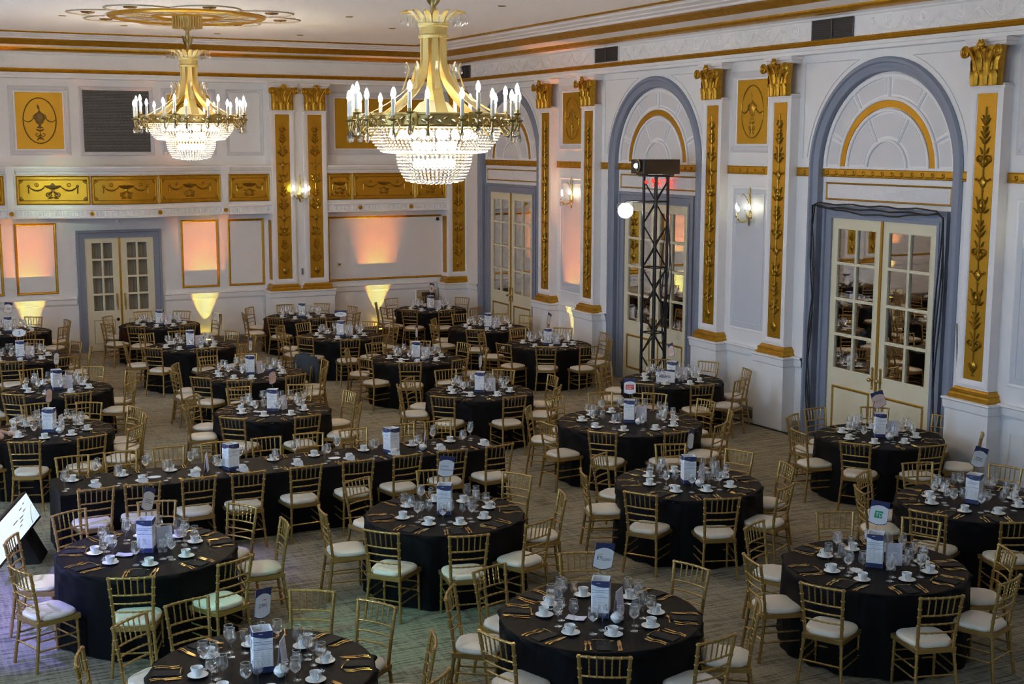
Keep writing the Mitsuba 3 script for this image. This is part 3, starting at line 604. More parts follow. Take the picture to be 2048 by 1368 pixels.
def chandelier_meshes():
    leafs = []
    lf = []
    for i in range(16):
        t = np.linspace(0, 1, 6); x = .15 + .22 * t ** 1.3; z = 1.02 + .16 * np.sin(t * PI * .62); v = []
        for k in range(6):
            for s, h in ((-1, 0), (0, .014), (1, 0)): v.append([x[k], s * .035 * math.sin(PI * min(.98, .2 + .8 * t[k])), z[k] + h])
        lf.append(xf((np.array(v), grid(6, 3)), Rz(i * PI / 8)))
    strap = []
    for i in range(8):
        t = np.linspace(0, 1, 14); z = .98 - .93 * t; r = .145 + .64 * np.clip((t - .32) / .68, 0, 1) ** 2.1; w_ = .03 + .035 * t; v = []
        for k in range(14):
            for s in (-1, 1): v.append([r[k], s * w_[k], z[k]])
            for s in (1, -1): v.append([r[k] - .012, s * w_[k], z[k] - .004])
        strap.append(xf((np.array(v), grid(14, 4, cv=True)), Rz(i * PI / 4 + PI / 8)))
    sl = []
    for i in range(8):
        t = np.linspace(0, 1, 8); x = .34 - .10 * t + .06 * np.maximum(0, t - .75) * 4; z = .34 + .30 * t; v = []
        for k in range(8):
            for s, h in ((-1, 0), (0, .015), (1, 0)): v.append([x[k] + h, s * .03 * (1 + .3 * (k % 2)) * (1 - .6 * t[k]), z[k]])
        sl.append(xf((np.array(v), grid(8, 3)), Rz(i * PI / 4 + PI / 8)))
    band_ = lathe([(.78, -.065), (.80, -.07), (.81, -.055), (.80, -.05), (.80, .045), (.815, .05), (.815, .07), (.79, .075), (.77, .06), (.77, -.06)], 64)
    rope = []
    for i in range(64):
        a = i * 2 * PI / 64; rope.append(xf(leaf(0, 0, .5 * (-1) ** i, .075, .035, .016), Tr(.80 * math.cos(a), .80 * math.sin(a), 0) @ Rz(a) @ np.array([[0, 0, 1, 0], [1, 0, 0, 0], [0, 1, 0, 0], [0, 0, 0, 1.]])))
    collar = lathe([(.13, .90), (.165, .90), (.17, .93), (.155, .945), (.155, 1.02), (.17, 1.03), (.175, 1.06), (.13, 1.07)], 32)
    pearls = beads([(.165, 1.055, .014, 36, 0), (.16, .915, .010, 40, 0)])
    blocks = [xf(box(.77, .835, -.045, .045, -.075, .08), Rz(i * PI / 4)) for i in range(8)]
    return dict(leafs=lf, strap=strap, sl=sl, band=band_, rope=cat(rope), collar=cat(collar, pearls), blocks=blocks)
CM = chandelier_meshes()
PC = {'leaf': mikit.ply(CM['leafs'][0], 'mat_palegilt', True), 'strap': mikit.ply(CM['strap'][0], 'mat_palegilt', 40), 'sl': mikit.ply(CM['sl'][0], 'mat_palegilt', True), 'block': mikit.ply(CM['blocks'][0], 'mat_brass'),
      'band': mikit.ply(CM['band'], 'mat_brass', 40), 'rope': mikit.ply(CM['rope'], 'mat_brass', 40), 'collar': mikit.ply(CM['collar'], 'mat_palegilt', 40),
      'up': mikit.ply(beads(UP + BR), 'mat_crystal'), 'lo': mikit.ply(beads(LO), 'mat_crystal')}
group('crown_drop', {'d': (cat(mv(drop(.075, .018), 0, 0, -.03), *[ball(.010, 0, (0, 0, -.005 - .0 * k)) for k in range(1)], ball(.008, 0, (0, 0, -.02))), 'crystal', False)})
group('inner_lamp', {'l': (ball(.042, 2, s=(1, 1, 1.35)), 'candle', True, CORE, 60)})
def chandelier(x, y, z, top, label, rot):
    c = thing('chandelier', label, 'chandelier', 'gilded crystal chandeliers'); A = Tr(x, y, z) @ Rz(rot)
    L = top - z
    zz = np.linspace(1.0, L - .22, 40)
    add('stem', tube(np.stack([0 * zz, 0 * zz, zz], 1), .028 + .012 * np.sin(zz * 23) ** 2 + .012 * np.sin(zz * 7) ** 8, 8), 'antique', c, True, A=A)
    for k in range(3):
        zk = 1.25 + k * (L - 1.7) / 3
        add('stem_leaf', cat([xf(leaf(0, 0, PI / 2 - .5, .16, .05, .02), Tr(0, 0, zk) @ Rz(a) @ Rx(PI / 2) @ Tr(.02, 0, 0)) for a in (0, PI / 2, PI, 1.5 * PI)]), 'antique', c, True, A=A)
    add('canopy', lathe([(.0, L - .24), (.05, L - .25), (.10, L - .20), (.14, L - .18), (.22, L - .175), (.24, L - .02), (.25, L - .005), (0, L - .002)], 28), 'antique', c, 40, A=A)
    add('canopy_fringe', cat([mv(box(-.012, .012, -.012, .012, -.19, 0), .245 * math.cos(a), .245 * math.sin(a), L - .02) for a in np.arange(30) * PI / 15]), 'palegilt', c, A=A, kind='stuff')
    add('collar', PC['collar'], None, c, A=A)
    for i in range(16): add('crown_leaf', PC['leaf'], None, c, A=A @ Rz(i * PI / 8))
    for i in range(16):
        a = i * PI / 8
        inst('crown_drop', 'crown_drop', A @ Tr(.37 * math.cos(a), .37 * math.sin(a), 1.15), parent=c); inst('crown_drop', 'crown_drop', A @ Tr(.29 * math.cos(a + .1), .29 * math.sin(a + .1), 1.14), parent=c)
    for i in range(8):
        add('strap', PC['strap'], None, c, A=A @ Rz(i * PI / 4)); add('strap_leaf', PC['sl'], None, c, A=A @ Rz(i * PI / 4)); add('band_block', PC['block'], None, c, A=A @ Rz(i * PI / 4))
        a = i * PI / 4 + PI / 8; inst('crown_drop', 'strap_drop', A @ Tr(.31 * math.cos(a), .31 * math.sin(a), .62), parent=c)
    add('band', PC['band'], None, c, A=A); add('band_relief', PC['rope'], None, c, A=A)
    for i in range(8):
        for j in (-1, 0, 1): inst('candle_high' if j == 0 else 'candle_low', 'candle_branch', A @ Rz(i * PI / 4 + j * .20), parent=c)
    for k, (r, h) in enumerate(((.735, -.065), (.405, -.368))): add('bowl_ring', lathe([(r, h - .012), (r + .02, h - .008), (r + .02, h + .012), (r, h + .015)], 48), 'palegilt', c, 40, A=A)
    add('bead_curtain', PC['up'], None, c, A=A, kind='stuff'); add('bead_basket', PC['lo'], None, c, A=A, kind='stuff')
    for p in ring_pts(.46, 16, -.15).tolist() + ring_pts(.22, 8, -.28).tolist() + ring_pts(.20, 9, -.48).tolist(): inst('inner_lamp', 'inner_lamp', A @ Tr(*p), parent=c)
    add('cone_shade', lathe([(.30, .02), (.28, .05), (.16, .20), (.10, .22), (.10, .20), (.15, .19), (.26, .04)], 24), 'candle', c, 40, A=A)
    return c
chandelier(5.80, 13.85, 4.865, CEIL, 'large gilded crystal chandelier in front, nearest the viewer', .12)
chandelier(5.25, 23.6, 5.03, CEIL, 'smaller-looking crystal chandelier at the upper left under the ceiling medallion', .30)

# ------------------------------------------------------------------ wall sconces
def sconce_parts():
    pl = cat(lathe([(0, -.16), (.012, -.15), (.02, -.10), (.05, -.05), (.055, -.01), (.03, .03), (.018, .10), (.022, .16), (.012, .24), (.016, .30), (0, .36)], 12))
    arms, cups, cand = [], [], []
    bl = []; dr_ = []
    for px, pz, po in ((-.14, .0, .10), (.14, .0, .10), (0, -.03, .17)):
        t = np.linspace(0, 1, 10); arms.append(tube(np.stack([px * t, -po * t, -.04 - .05 * np.sin(PI * t) + pz * t], 1), .008, 5))
        e = (px, -po, -.04 + pz)
        cups.append(mv(lathe([(0, -.01), (.012, 0), (.03, .012), (.012, .02), (0, .02)], 8), *e)); cand.append(mv(lathe([(0, .02), (.011, .02), (.011, .10), (0, .10)], 8), *e))
        bl.append(mv(lathe([(0, .10), (.012, .105), (.017, .13), (.008, .165), (0, .175)], 8), *e))
        for k in range(5):
            a = k * 2 * PI / 5; dr_.append(mv(drop(.055, .011), e[0] + .035 * math.cos(a), e[1] + .035 * math.sin(a), e[2]))
        for k in range(4): dr_.append(ball(.009, 0, (px * k / 4, -po * k / 4 - .02, .10 - .05 * k + .0)))
    for k in range(7): dr_.append(ball(.010, 0, (.10 * math.sin(k * .5) * (-1) ** k, -.05, .26 - .05 * k)))
    dr_.append(mv(drop(.08, .024), 0, -.12, -.16)); sp = [tube([(0, -.01, .15), (s * .06, -.05, .26), (s * .10, -.06, .22)], .005, 4) for s in (-1, 1)]
    return {'back_plate': (xf(pl, Sc(1, .6, 1)), 'brass', True), 'arms': (cat(arms + sp), 'brass', True), 'cups': (cat(cups), 'brass', 40), 'candles': (cat(cand), 'candle', 40), 'crystals': (cat(dr_), 'crystal', False), 'bulbs': (cat(bl), 'candle', True, SCONCE, 20)}
group('sconce', sconce_parts())
for A, lab in ((FB(9.115, 3.47, YP - .02) @ Rx(-PI / 2), 'lit crystal sconce between the paired pilasters of the back wall'), (FR(24.42, 3.50, XW - .02) @ Rx(-PI / 2), 'lit crystal sconce on the right wall nearest the corner'),
               (FR(18.2, 3.46, XW - .02) @ Rx(-PI / 2), 'lit crystal sconce between the truss doors and the cabled doors'), (FR(11.95, 3.42, XW - .02) @ Rx(-PI / 2), 'lit crystal sconce cut by the right edge of the picture')):
    inst('sconce', 'wall_sconce', A @ Sc(1.3, 1.3, 1.3), lab, 'wall sconce')

# ------------------------------------------------------------------ floor uplights
group('uplight', {'housing': (lathe([(0, .0), (.10, 0), (.105, .02), (.10, .13), (.085, .15), (.085, .14), (0, .14)], 16), 'blackmetal', 40), 'bracket': (cat(tube([(-.13, 0, 0), (-.13, 0, .10)], .012, 5), tube([(.13, 0, 0), (.13, 0, .10)], .012, 5), box(-.14, .14, -.03, .03, 0, .012)), 'blackmetal', False),
                  'lens': (lathe([(0, .145), (.082, .145), (.08, .149), (0, .152)], 16), 'candle', True, [c * .6 for c in UPL], 4)})
ups = [(3.12, 30.08, 0, -1, 'amber uplight on the floor at the left, below a gold frame'), (6.93, 30.08, 0, -1, 'amber uplight on the floor right of the cream back doors'), (11.15, 30.08, 0, -1, 'amber uplight on the floor under the wide gold frame'), (13.13, 24.25, 1, 0, 'amber uplight on the floor by the right wall pilasters'),
       (-.3, 30.08, 0, -1, 'amber uplight on the back wall beyond the left edge'), (-2.6, 24.4, -1, 0, 'amber uplight along the far left wall'), (-2.6, 18.2, -1, 0, 'amber uplight along the left wall')]
for i, (x, y, dx, dy, lab) in enumerate(ups):
    inst('uplight', 'floor_uplight', Tr(x, y, 0), lab, 'floor light')
    tx, ty = (.15 * dx, .15 if dy else 0)
    scene['uplight_beam_%d' % i] = {'type': 'spot', 'to_world': T4().look_at(origin=[x, y, .16], target=[x + tx, y + ty, 1.16], up=[1, 0, 0] if dy else [0, 1, 0]), 'intensity': rgb(UPL), 'cutoff_angle': 18.0, 'beam_width': 6.0, 'sampling_weight': 14.0}
# ------------------------------------------------------------------ truss tower, projector, stage lamp, exit sign
t = thing('truss_tower', 'tall black box truss tower carrying a projector by the right wall', 'truss'); A = Tr(12.62, 20.0, 0) @ Rz(.25)
for sx in (-1, 1):
    for sy in (-1, 1): add('chord', tube([(sx * .15, sy * .15, .02), (sx * .15, sy * .15, 4.05)], .026, 8), 'blackmetal', t, True, A=A)
for face in range(4):
    B = A @ Rz(face * PI / 2)
    for k in range(10):
        z0 = .1 + k * .39; s = 1 if (k + face) % 2 else -1
        add('lattice_bar', tube([(-.15 * s, -.15, z0), (.15 * s, -.15, z0 + .37)], .013, 5), 'blackmetal', t, True, A=B)
        if k % 3 == 0: add('cross_bar', tube([(-.15, -.15, z0), (.15, -.15, z0)], .013, 5), 'blackmetal', t, True, A=B)
add('base_plate', box(-.35, .35, -.35, .35, 0, .02), 'blackmetal', t, A=A); add('top_plate', box(-.22, .22, -.22, .22, 4.05, 4.075), 'blackmetal', t, A=A)
t = thing('projector', 'black projector on top of the truss tower', 'projector'); A = Tr(12.60, 20.0, 4.08) @ Rz(-.15)
add('body', mv(ext(sbox(-.32, -.26, .32, .26).buffer(.03), .25), 0, 0, .02), 'blackmetal', t, A=A)
add('lens', xf(lathe([(0, 0), (.09, 0), (.10, .03), (.085, .06), (.06, .05), (0, .05)], 18), Tr(-.35, -.10, .16) @ Ry(-PI / 2)), 'black', t, 40, A=A)
add('lens_ring', xf(lathe([(.095, .02), (.11, .025), (.11, .04), (.095, .045)], 20), Tr(-.35, -.10, .16) @ Ry(-PI / 2)), 'brass', t, 40, A=A)
add('lens_glow', xf(ball(.045, 1), Tr(-.41, -.10, .16)), 'white', t, True, A=A, emit=([5, 9, 14], 1))
for x in (-.25, .25): add('foot', box(x - .03, x + .03, -.2, .2, 0, .02), 'black', t, A=A)
t = thing('truss_clamp_lamp', 'small red-lit lamps clamped under the projector', 'lamp')
for dx, dz in ((.02, 3.98), (.10, 3.93), (-.12, 3.96)): add('red_lens', ball(.035, 1, (12.45 + dx, 19.85, dz)), 'red', t, True, emit=([1.6, .06, .03], 1))
t = thing('stage_lamp', 'bright white stage lamp on an arm left of the truss tower', 'stage lamp'); lp = np.array([12.45, 20.75, 3.42])
dirn = np.array([0, 0, 4.6]) - lp; dirn /= np.linalg.norm(dirn); up_ = np.cross(dirn, [0, 0, 1]); up_ /= np.linalg.norm(up_); A = np.eye(4); A[:3, 2] = dirn; A[:3, 0] = up_; A[:3, 1] = np.cross(dirn, up_); A[:3, 3] = lp
add('housing', lathe([(0, -.20), (.08, -.20), (.12, -.10), (.135, 0), (.13, .01), (.12, 0), (.11, -.02)], 20), 'blackmetal', t, 40, A=A)
add('lens', lathe([(0, -.005), (.118, -.005), (.10, .012), (0, .02)], 20), 'white', t, True, A=A @ Sc(1.25, 1.25, 1), emit=([60, 55, 44], 10))
add('arm', tube([(12.45, 20.75, 3.58), (12.5, 20.5, 3.6), (12.6, 20.15, 3.6)], .016, 6), 'blackmetal', t, True)
add('yoke', tube([(lp + up_ * .15).tolist(), (lp + up_ * .15 + np.array([0, 0, .14])).tolist(), (lp - up_ * .15 + np.array([0, 0, .14])).tolist(), (lp - up_ * .15).tolist()], .01, 5), 'blackmetal', t)
t = thing('exit_sign', 'red lit SORTIE exit sign partly hidden by the truss tower', 'exit sign'); A = FR(21.14, 3.90, XW + .07)
add('case', box(-.26, .26, -.11, .11, .0, .05), 'white', t, A=A)
add('lettering', mv(txt('SORTIE', .15), -.235, -.075, .051), 'red', t, A=A, emit=([1.5, .12, .10], 2))
c = thing('cable', 'thin black cables running down the truss tower', 'cable')
for k in range(4):
    z = np.linspace(4.05, .1, 24); add('strand', tube(np.stack([12.70 + .10 * np.sin(z * 2 + k) * .5 + .03 * k, 19.82 + .04 * np.cos(z * 3 + k), z], 1), .010, 5), 'black', c, True)
# black cables draped round door 2
c = thing('cable_bundle', 'black cables draped around the frame of the mirrored doors', 'cable')
Y0, X0 = 15.05, XW - .10
for k in range(3):
    o = .03 * k
    left = [(-1.36 - o * .6 + .05 * math.sin(z * 3 + k), z) for z in np.linspace(.02, 3.68, 16)]
    topx = [(x, 3.72 - o - .10 * (k == 1) * (1 - (x / 1.3) ** 2) + .012 * math.sin(9 * x + k)) for x in np.linspace(-1.25, 1.25, 14)]
    right = [(1.34 + o * .5 + .04 * math.sin(z * 2.2 + k), z) for z in np.linspace(3.62, .04, 16)]
    add('strand', tube([(X0 + .012 * k, Y0 - u, z) for u, z in left + topx + right], .012, 5), 'black', c, True)
u = np.linspace(0, 1, 18); add('floor_strand', tube(np.stack([X0 - .1 - .25 * u, Y0 + 1.4 + 3.0 * u, .015 + .0 * u], 1), .012, 5), 'black', c, True)
a = np.linspace(0, 2 * PI, 20); add('loop', tube(np.stack([np.full(20, XW - .06), Y0 + 2.15 + .13 * np.cos(a), .16 + .15 * np.sin(a)], 1), .009, 5), 'black', c, True)
add('wall_strand', tube([(XW - .03, 13.38, 2.2), (XW - .04, 13.30, 1.24), (XW - .10, 13.22, 1.0), (XW - .12, 12.9, .5), (XW - .25, 12.6, .02)], .008, 5), 'black', c, True)
# small fittings on the back wall
def small(name, lab, cat__, parts, A):
    k = thing(name, lab, cat__)
    for n_, m_, mt, sm in parts: add(n_, m_, mt, k, sm, A=A)
small('security_camera', 'small dome camera at the top right corner of the wide gold frame', 'camera', [('base', lathe([(0, 0), (.06, 0), (.055, .03), (0, .03)], 14), 'white', 40), ('dome', ball(.045, 2, (0, 0, .04)), 'blackmetal', True)], FB(12.75, 2.78, YW))
small('wall_thermostat', 'small beige thermostat inside the wide gold frame', 'thermostat', [('body', box(-.05, .05, -.06, .06, 0, .03), 'cream', False), ('face', box(-.03, .03, -.01, .035, .03, .034), 'darkbase', False)], FB(10.19, 1.73, YW))
small('light_switch', 'double light switch plate beside the corner pilaster', 'switch', [('plate', box(-.10, .10, -.08, .08, 0, .012), 'white', False), ('toggle', box(-.02, .02, -.04, .04, .012, .03), 'darkbase', False)], FB(12.95, 1.68, YW))
small('card_reader', 'small grey card reader between the paired pilasters', 'card reader', [('body', box(-.04, .04, -.09, .09, 0, .03), 'pale_trim', False), ('face', box(-.015, .025, -.07, .07, .03, .035), 'darkbase', False)], FB(9.14, 1.65, YP + .04))
small('smoke_detector', 'round white detector above the cream back doors', 'smoke detector', [('disc', lathe([(0, 0), (.085, 0), (.08, .03), (.05, .045), (0, .05)], 24), 'white', 40), ('cap', mv(lathe([(0, .045), (.03, .045), (.02, .055), (0, .056)], 14), 0, 0, 0), 'pale_trim', 40)], FB(5.08, 2.90, YW))
small('wall_hatch', 'low grey wall hatch behind the farthest corner table', 'hatch', [('panel', box(-.28, .28, -.42, .42, 0, .03), 'fade', False), ('rim', frame(.58, .86, .03, .04), 'white', False)], FB(12.45, .62, YW))
small('floor_speaker', 'small black speaker standing by the grey wall hatch', 'speaker', [('cabinet', box(-.13, .13, .0, .98, 0, .22), 'black', False), ('grille', box(-.11, .11, .55, .95, .22, .228), 'grille', False)], FB(12.42, 0, YW - .1))
# tilted confidence screen
t = thing('screen', 'tilted flat screen glowing pale blue at the lower left', 'monitor')
p0, e1 = np.array([1.575, 15.42, .42]), np.array([-.318, -.948, 0.]); e2 = np.array([-.13, .04, .27]); ln = np.linalg.norm(e2); e2 /= ln; nn = np.cross(e2, e1) * 1.0
if nn[0] < 0: nn = -nn
S = np.eye(4); S[:3, 0] = -e1; S[:3, 1] = e2; S[:3, 2] = nn; S[:3, 3] = p0; ww = 1.9
if np.linalg.det(S[:3, :3]) < 0: S[:3, 2] = -nn
add('bezel', box(-ww - .02, .025, -.025, ln + .02, -.06, -.002), 'blackmetal', t, A=S)
add('display', (np.array([[-ww, 0, 0], [0, 0, 0], [0, ln, 0], [-ww, ln, 0]]), tri([[0, 1, 2, 3]])), 'white', t, A=S, emit=([.62, .80, .98], 6))
add('printed_lines', cat([box(x, x + l, z, z + .012, .0005, .0015) for x, l, z in ((-.50, .10, .22), (-.30, .06, .24), (-.62, .16, .15), (-.66, .12, .12), (-.74, .10, .09), (-.42, .12, .18), (-.9, .2, .16))]), 'panelgrey', t, A=S)
aa = np.linspace(0, 1, 12); add('curved_line', tube(np.stack([-.04 - .30 * aa ** .6, .17 - .16 * aa, 0 * aa + .001], 1), .004, 4), 'pink', t, A=S)
add('stand', cat(box(-1.3, -.1, -.04, .10, -.30, -.06), box(-.5, -.1, -.40, -.02, -.28, -.10)), 'black', t, A=S)
add('leg', cat(tube([(1.50, 15.15, .0), (1.45, 15.15, .42)], .012, 5), tube([(1.20, 14.3, .0), (1.15, 14.3, .42)], .012, 5)), 'black', t)
TABLES = {
 1: (2.22, 12.45, 0.83, [(1.67, 13.62), (2.56, 13.65), (1.05, 12.91), (1.03, 11.88), (1.87, 11.26), (2.81, 11.36), (3.54, 12.33), (3.33, 13.09)]),
 2: (2.43, 9.15, 0.83, [(2.18, 10.46), (3.17, 10.25), (1.68, 10.23), (1.21, 9.64), (3.56, 9.72), (3.66, 8.83), (3.41, 8.14)]),
 3: (5.29, 12.41, 0.83, [(4.01, 12.6), (4.73, 13.6), (4.27, 11.63), (4.99, 11.13), (5.83, 11.26), (6.52, 12.09), (6.47, 13.05), (5.68, 13.63)]),
 4: (5.25, 9.05, 0.83, [(5.67, 10.15), (6.4, 9.44), (4.73, 10.15), (4.19, 9.73), (4.12, 8.64), (4.66, 7.94), (5.59, 8.0), (6.31, 8.34)]),
 5: (8.18, 9.08, 0.83, [(7.01, 9.35), (7.69, 10.26), (8.68, 10.25), (9.29, 9.64), (7.08, 8.5), (7.8, 7.85), (9.27, 8.55)]),
 6: (8.32, 12.38, 0.83, [(7.24, 12.8), (7.82, 13.4), (7.35, 11.8), (7.97, 11.19), (9.29, 12.86), (8.86, 13.58), (9.46, 12.11), (8.82, 11.4)]),
 7: (10.65, 10.32, 0.83, [(10.94, 11.51), (11.73, 10.95), (10.03, 11.39), (9.52, 10.86), (9.62, 9.89), (10.09, 9.18)]),
 8: (11.98, 13.32, 0.83, [(10.78, 13.5), (11.37, 14.28), (11.94, 14.62), (12.76, 14.31), (13.06, 13.36), (12.76, 12.29), (10.98, 12.63), (11.76, 12.16)]),
 9: (9.45, 15.56, 1.0, [(9.81, 16.99), (10.48, 16.58), (10.89, 15.78), (10.1, 14.3), (10.72, 14.93), (8.44, 14.55), (9.3, 14.14), (8.28, 16.4), (8.05, 15.35), (8.97, 16.9)]),
 10: (11.8, 18.09, 0.83, [(12.27, 19.24), (12.9, 18.65), (13.04, 17.73), (12.35, 16.96), (10.76, 17.38), (11.56, 16.85), (11.25, 19.31), (10.68, 18.58)]),
 11: (8.51, 18.52, 0.83, [(8.47, 19.84), (9.35, 19.42), (9.82, 18.57), (9.44, 17.67), (8.49, 17.26), (7.51, 17.73), (7.24, 18.76), (7.67, 19.38)]),
 12: (11.77, 22.47, 0.83, [(12.63, 23.47), (10.8, 23.45), (10.6, 22.02), (11.19, 21.4), (11.92, 21.05), (13.04, 22.48), (12.64, 21.55)]),
 13: (11.71, 25.07, 0.83, [(10.82, 25.86), (10.43, 25.0), (11.64, 26.41), (12.49, 26.11), (12.84, 25.56), (12.81, 24.4), (10.94, 24.02), (11.82, 23.85)]),
 14: (11.85, 28.57, 0.83, [(11.31, 29.82), (10.68, 29.11), (10.57, 28.2), (10.94, 27.62), (11.7, 27.26), (12.2, 29.75), (12.99, 29.27), (12.44, 27.33)]),
 15: (8.8, 21.93, 0.83, [(7.73, 22.63), (7.66, 21.48), (8.23, 20.8), (8.44, 23.17), (9.33, 23.04), (9.96, 22.46), (9.13, 20.72), (10.03, 21.54)]),
 16: (8.5, 25.23, 0.83, [(7.49, 26.13), (7.33, 25.17), (8.09, 26.44), (8.8, 26.46), (9.43, 26.07), (7.6, 24.58), (8.18, 23.79), (9.66, 25.36), (8.9, 24.04)]),
 17: (8.69, 28.47, 0.83, [(8.65, 29.73), (9.49, 29.55), (7.77, 29.51), (7.37, 28.5), (7.81, 27.55), (8.59, 27.09), (9.97, 28.69), (9.65, 27.53)]),
 18: (5.68, 21.65, 0.9, [(5.27, 22.85), (5.96, 22.89), (4.6, 22.28), (4.47, 21.63), (4.72, 20.93), (5.16, 20.37), (6.1, 20.49), (6.64, 22.14), (6.71, 21.01), (6.99, 21.62)]),
 19: (5.45, 25.14, 0.83, [(4.24, 25.22), (4.82, 26.19), (5.49, 26.34), (4.6, 24.31), (5.49, 23.95), (6.39, 25.84), (6.59, 25.06), (6.28, 24.12)]),
 20: (5.55, 28.53, 0.83, [(5.42, 29.81), (6.24, 29.52), (4.59, 29.24), (4.35, 28.02), (4.86, 27.45), (5.86, 27.4), (6.85, 28.75)]),
 21: (5.17, 18.48, 0.83, [(4.34, 17.52), (5.29, 17.21), (4.97, 19.74), (5.92, 19.53), (6.41, 18.65), (6.18, 17.65), (4.18, 19.31), (3.9, 18.53)]),
 23: (2.51, 28.73, 0.83, [(3.14, 29.83), (3.72, 29.02), (3.51, 28.0), (2.71, 27.5)]),
 24: (2.37, 25.07, 0.83, [(2.73, 26.36), (3.42, 25.75), (3.55, 24.87), (3.04, 23.96), (2.07, 23.82)]),
 25: (2.56, 21.59, 0.83, [(2.32, 22.81), (3.29, 22.65), (3.74, 21.82), (3.59, 20.88), (1.85, 20.64), (2.72, 20.31)]),
 26: (2.06, 18.39, 0.83, [(2.04, 19.7), (2.75, 19.48), (3.27, 18.83), (3.29, 18.2), (3.04, 17.5), (2.43, 17.15), (1.61, 17.2)]),
}
LONG_FAR = [2.05, 2.61, 3.17, 3.77, 4.41, 4.93, 5.58, 6.24, 6.77]
LONG_NEAR = [2.05, 2.57, 3.17, 3.74, 4.41, 5.07, 5.66, 6.28, 6.89]
# ------------------------------------------------------------------ chairs
def bamboo(pts, r, nodes, seg=7):
    """A turned bar with ring nodes: pts is a polyline, nodes are positions 0..1 along it."""
    p = np.asarray(pts, float); s = np.r_[0, np.cumsum(np.linalg.norm(np.diff(p, axis=0), axis=1))]; s /= s[-1]
    L = np.linalg.norm(np.diff(p, axis=0), axis=1).sum(); e = .007 / L
    t = np.unique(np.r_[s, [v for n in nodes for v in (n - e, n - e * .5, n + e * .5, n + e)]].clip(0, 1))
    rr = np.array([r * (1.36 if any(abs(v - n) < e * .7 for n in nodes) else 1.) for v in t])
    return tube(np.stack([np.interp(t, s, p[:, k]) for k in range(3)], 1), rr, seg)
def backx(z): return np.interp(z, [0, .25, .45, .60, .92], [.195, .178, .163, .170, .190])   # half width of the back posts
def backy(z): return np.interp(z, [0, .25, .45, .60, .92], [-.235, -.20, -.175, -.19, -.245])
ZS = np.array([0, .12, .25, .38, .45, .55, .65, .78, .915])
def sag(x, z, d): return backy(z) - d * (1 - (x / backx(z)) ** 2)
def rail_pts(z, d=.020): x = np.linspace(-backx(z), backx(z), 7); return np.stack([x, sag(x, z, d), np.full(7, z)], 1)
def cushion():
    n = 40; a = np.arange(n) * 2 * PI / n; out = []
    c, s = np.cos(a), np.sin(a); e = 2 / 4.2
    X = np.sign(c) * np.abs(c) ** e; Y = np.sign(s) * np.abs(s) ** e
    X = X * np.where(Y > 0, .205, .205 - .035 * (-Y)); Y = Y * .195 + .005
    X = np.where(Y < -.13, X * np.clip(1 - (np.abs(X) - .10).clip(0) * 1.6, .7, 1), X)
    prof = [(.94, .445), (1.0, .452), (1.015, .466), (.99, .480), (.93, .490), (.75, .499), (.45, .504), (.12, .505)]
    v = np.concatenate([np.stack([X * k, Y * k, np.full(n, z)], 1) for k, z in prof] + [[[0, 0, .505]]])
    m = len(prof); f = []
    for i in range(m - 1):
        for j in range(n): f.append([i * n + j, i * n + (j + 1) % n, (i + 1) * n + (j + 1) % n, (i + 1) * n + j])
    f = tri(f); top = np.array([[(m - 1) * n + j, (m - 1) * n + (j + 1) % n, m * n] for j in range(n)])
    return v, np.vstack([f, top])
def chair_parts():
    k = {}
    G = lambda m: (m, 'chairgold', 50)
    k['seat_cushion'] = (cushion(), 'cushion', True)
    fr = Polygon([(-.205, .195), (.205, .195), (.172, -.19), (-.172, -.19)])
    k['seat_frame'] = (mv(ext(fr.buffer(.012), .04), 0, 0, .405), 'chairgold', False)
    for i, s in enumerate((-1, 1)):
        n = '' if i == 0 else '_001'
        k['back_post' + n] = G(bamboo(np.stack([s * backx(ZS), backy(ZS), ZS], 1), .0150, (.12, .22, .32, .42, .60, .71, .80, .88, .985), 8))
        k['front_leg' + n] = G(bamboo([(s * .195, .185, .0), (s * .190, .175, .41)], .0135, (.3, .5, .7, .9), 7))
    for i, z in enumerate((.905, .745, .665, .585)):
        k['top_rail' if i == 0 else 'cross_rail' + ('' if i == 1 else '_%03d' % (i - 1))] = G(bamboo(rail_pts(z), .0115 if i == 0 else .0085, (.17, .33, .5, .67, .83), 6))
    for i, x in enumerate((-.11, -.055, 0, .055, .11)):
        k['spindle' + ('' if i == 0 else '_%03d' % i)] = G(bamboo([(x * 1.03, sag(x, .90, .02), .90), (x, sag(x, .75, .02), .75)], .0062, (.28, .5, .72), 5))
    j = 0
    for z in (.275, .185):
        for s in (-1, 1):
            k['side_stretcher' + ('' if j == 0 else '_%03d' % j)] = G(bamboo([(s * .192, .178, z), (s * backx(z), backy(z), z)], .0078, (.25, .5, .75), 5)); j += 1
    for i, (z, y) in enumerate(((.30, .18), (.21, .18))): k['front_stretcher' + ('' if i == 0 else '_001')] = G(bamboo([(-.192, y, z), (.192, y, z)], .0078, (.3, .5, .7), 5))
    k['back_stretcher'] = G(bamboo([(-backx(.21), backy(.21), .21), (backx(.21), backy(.21), .21)], .0078, (.25, .5, .75), 5))
    return k
group('chair', chair_parts())
CHAIR_BACK = .243
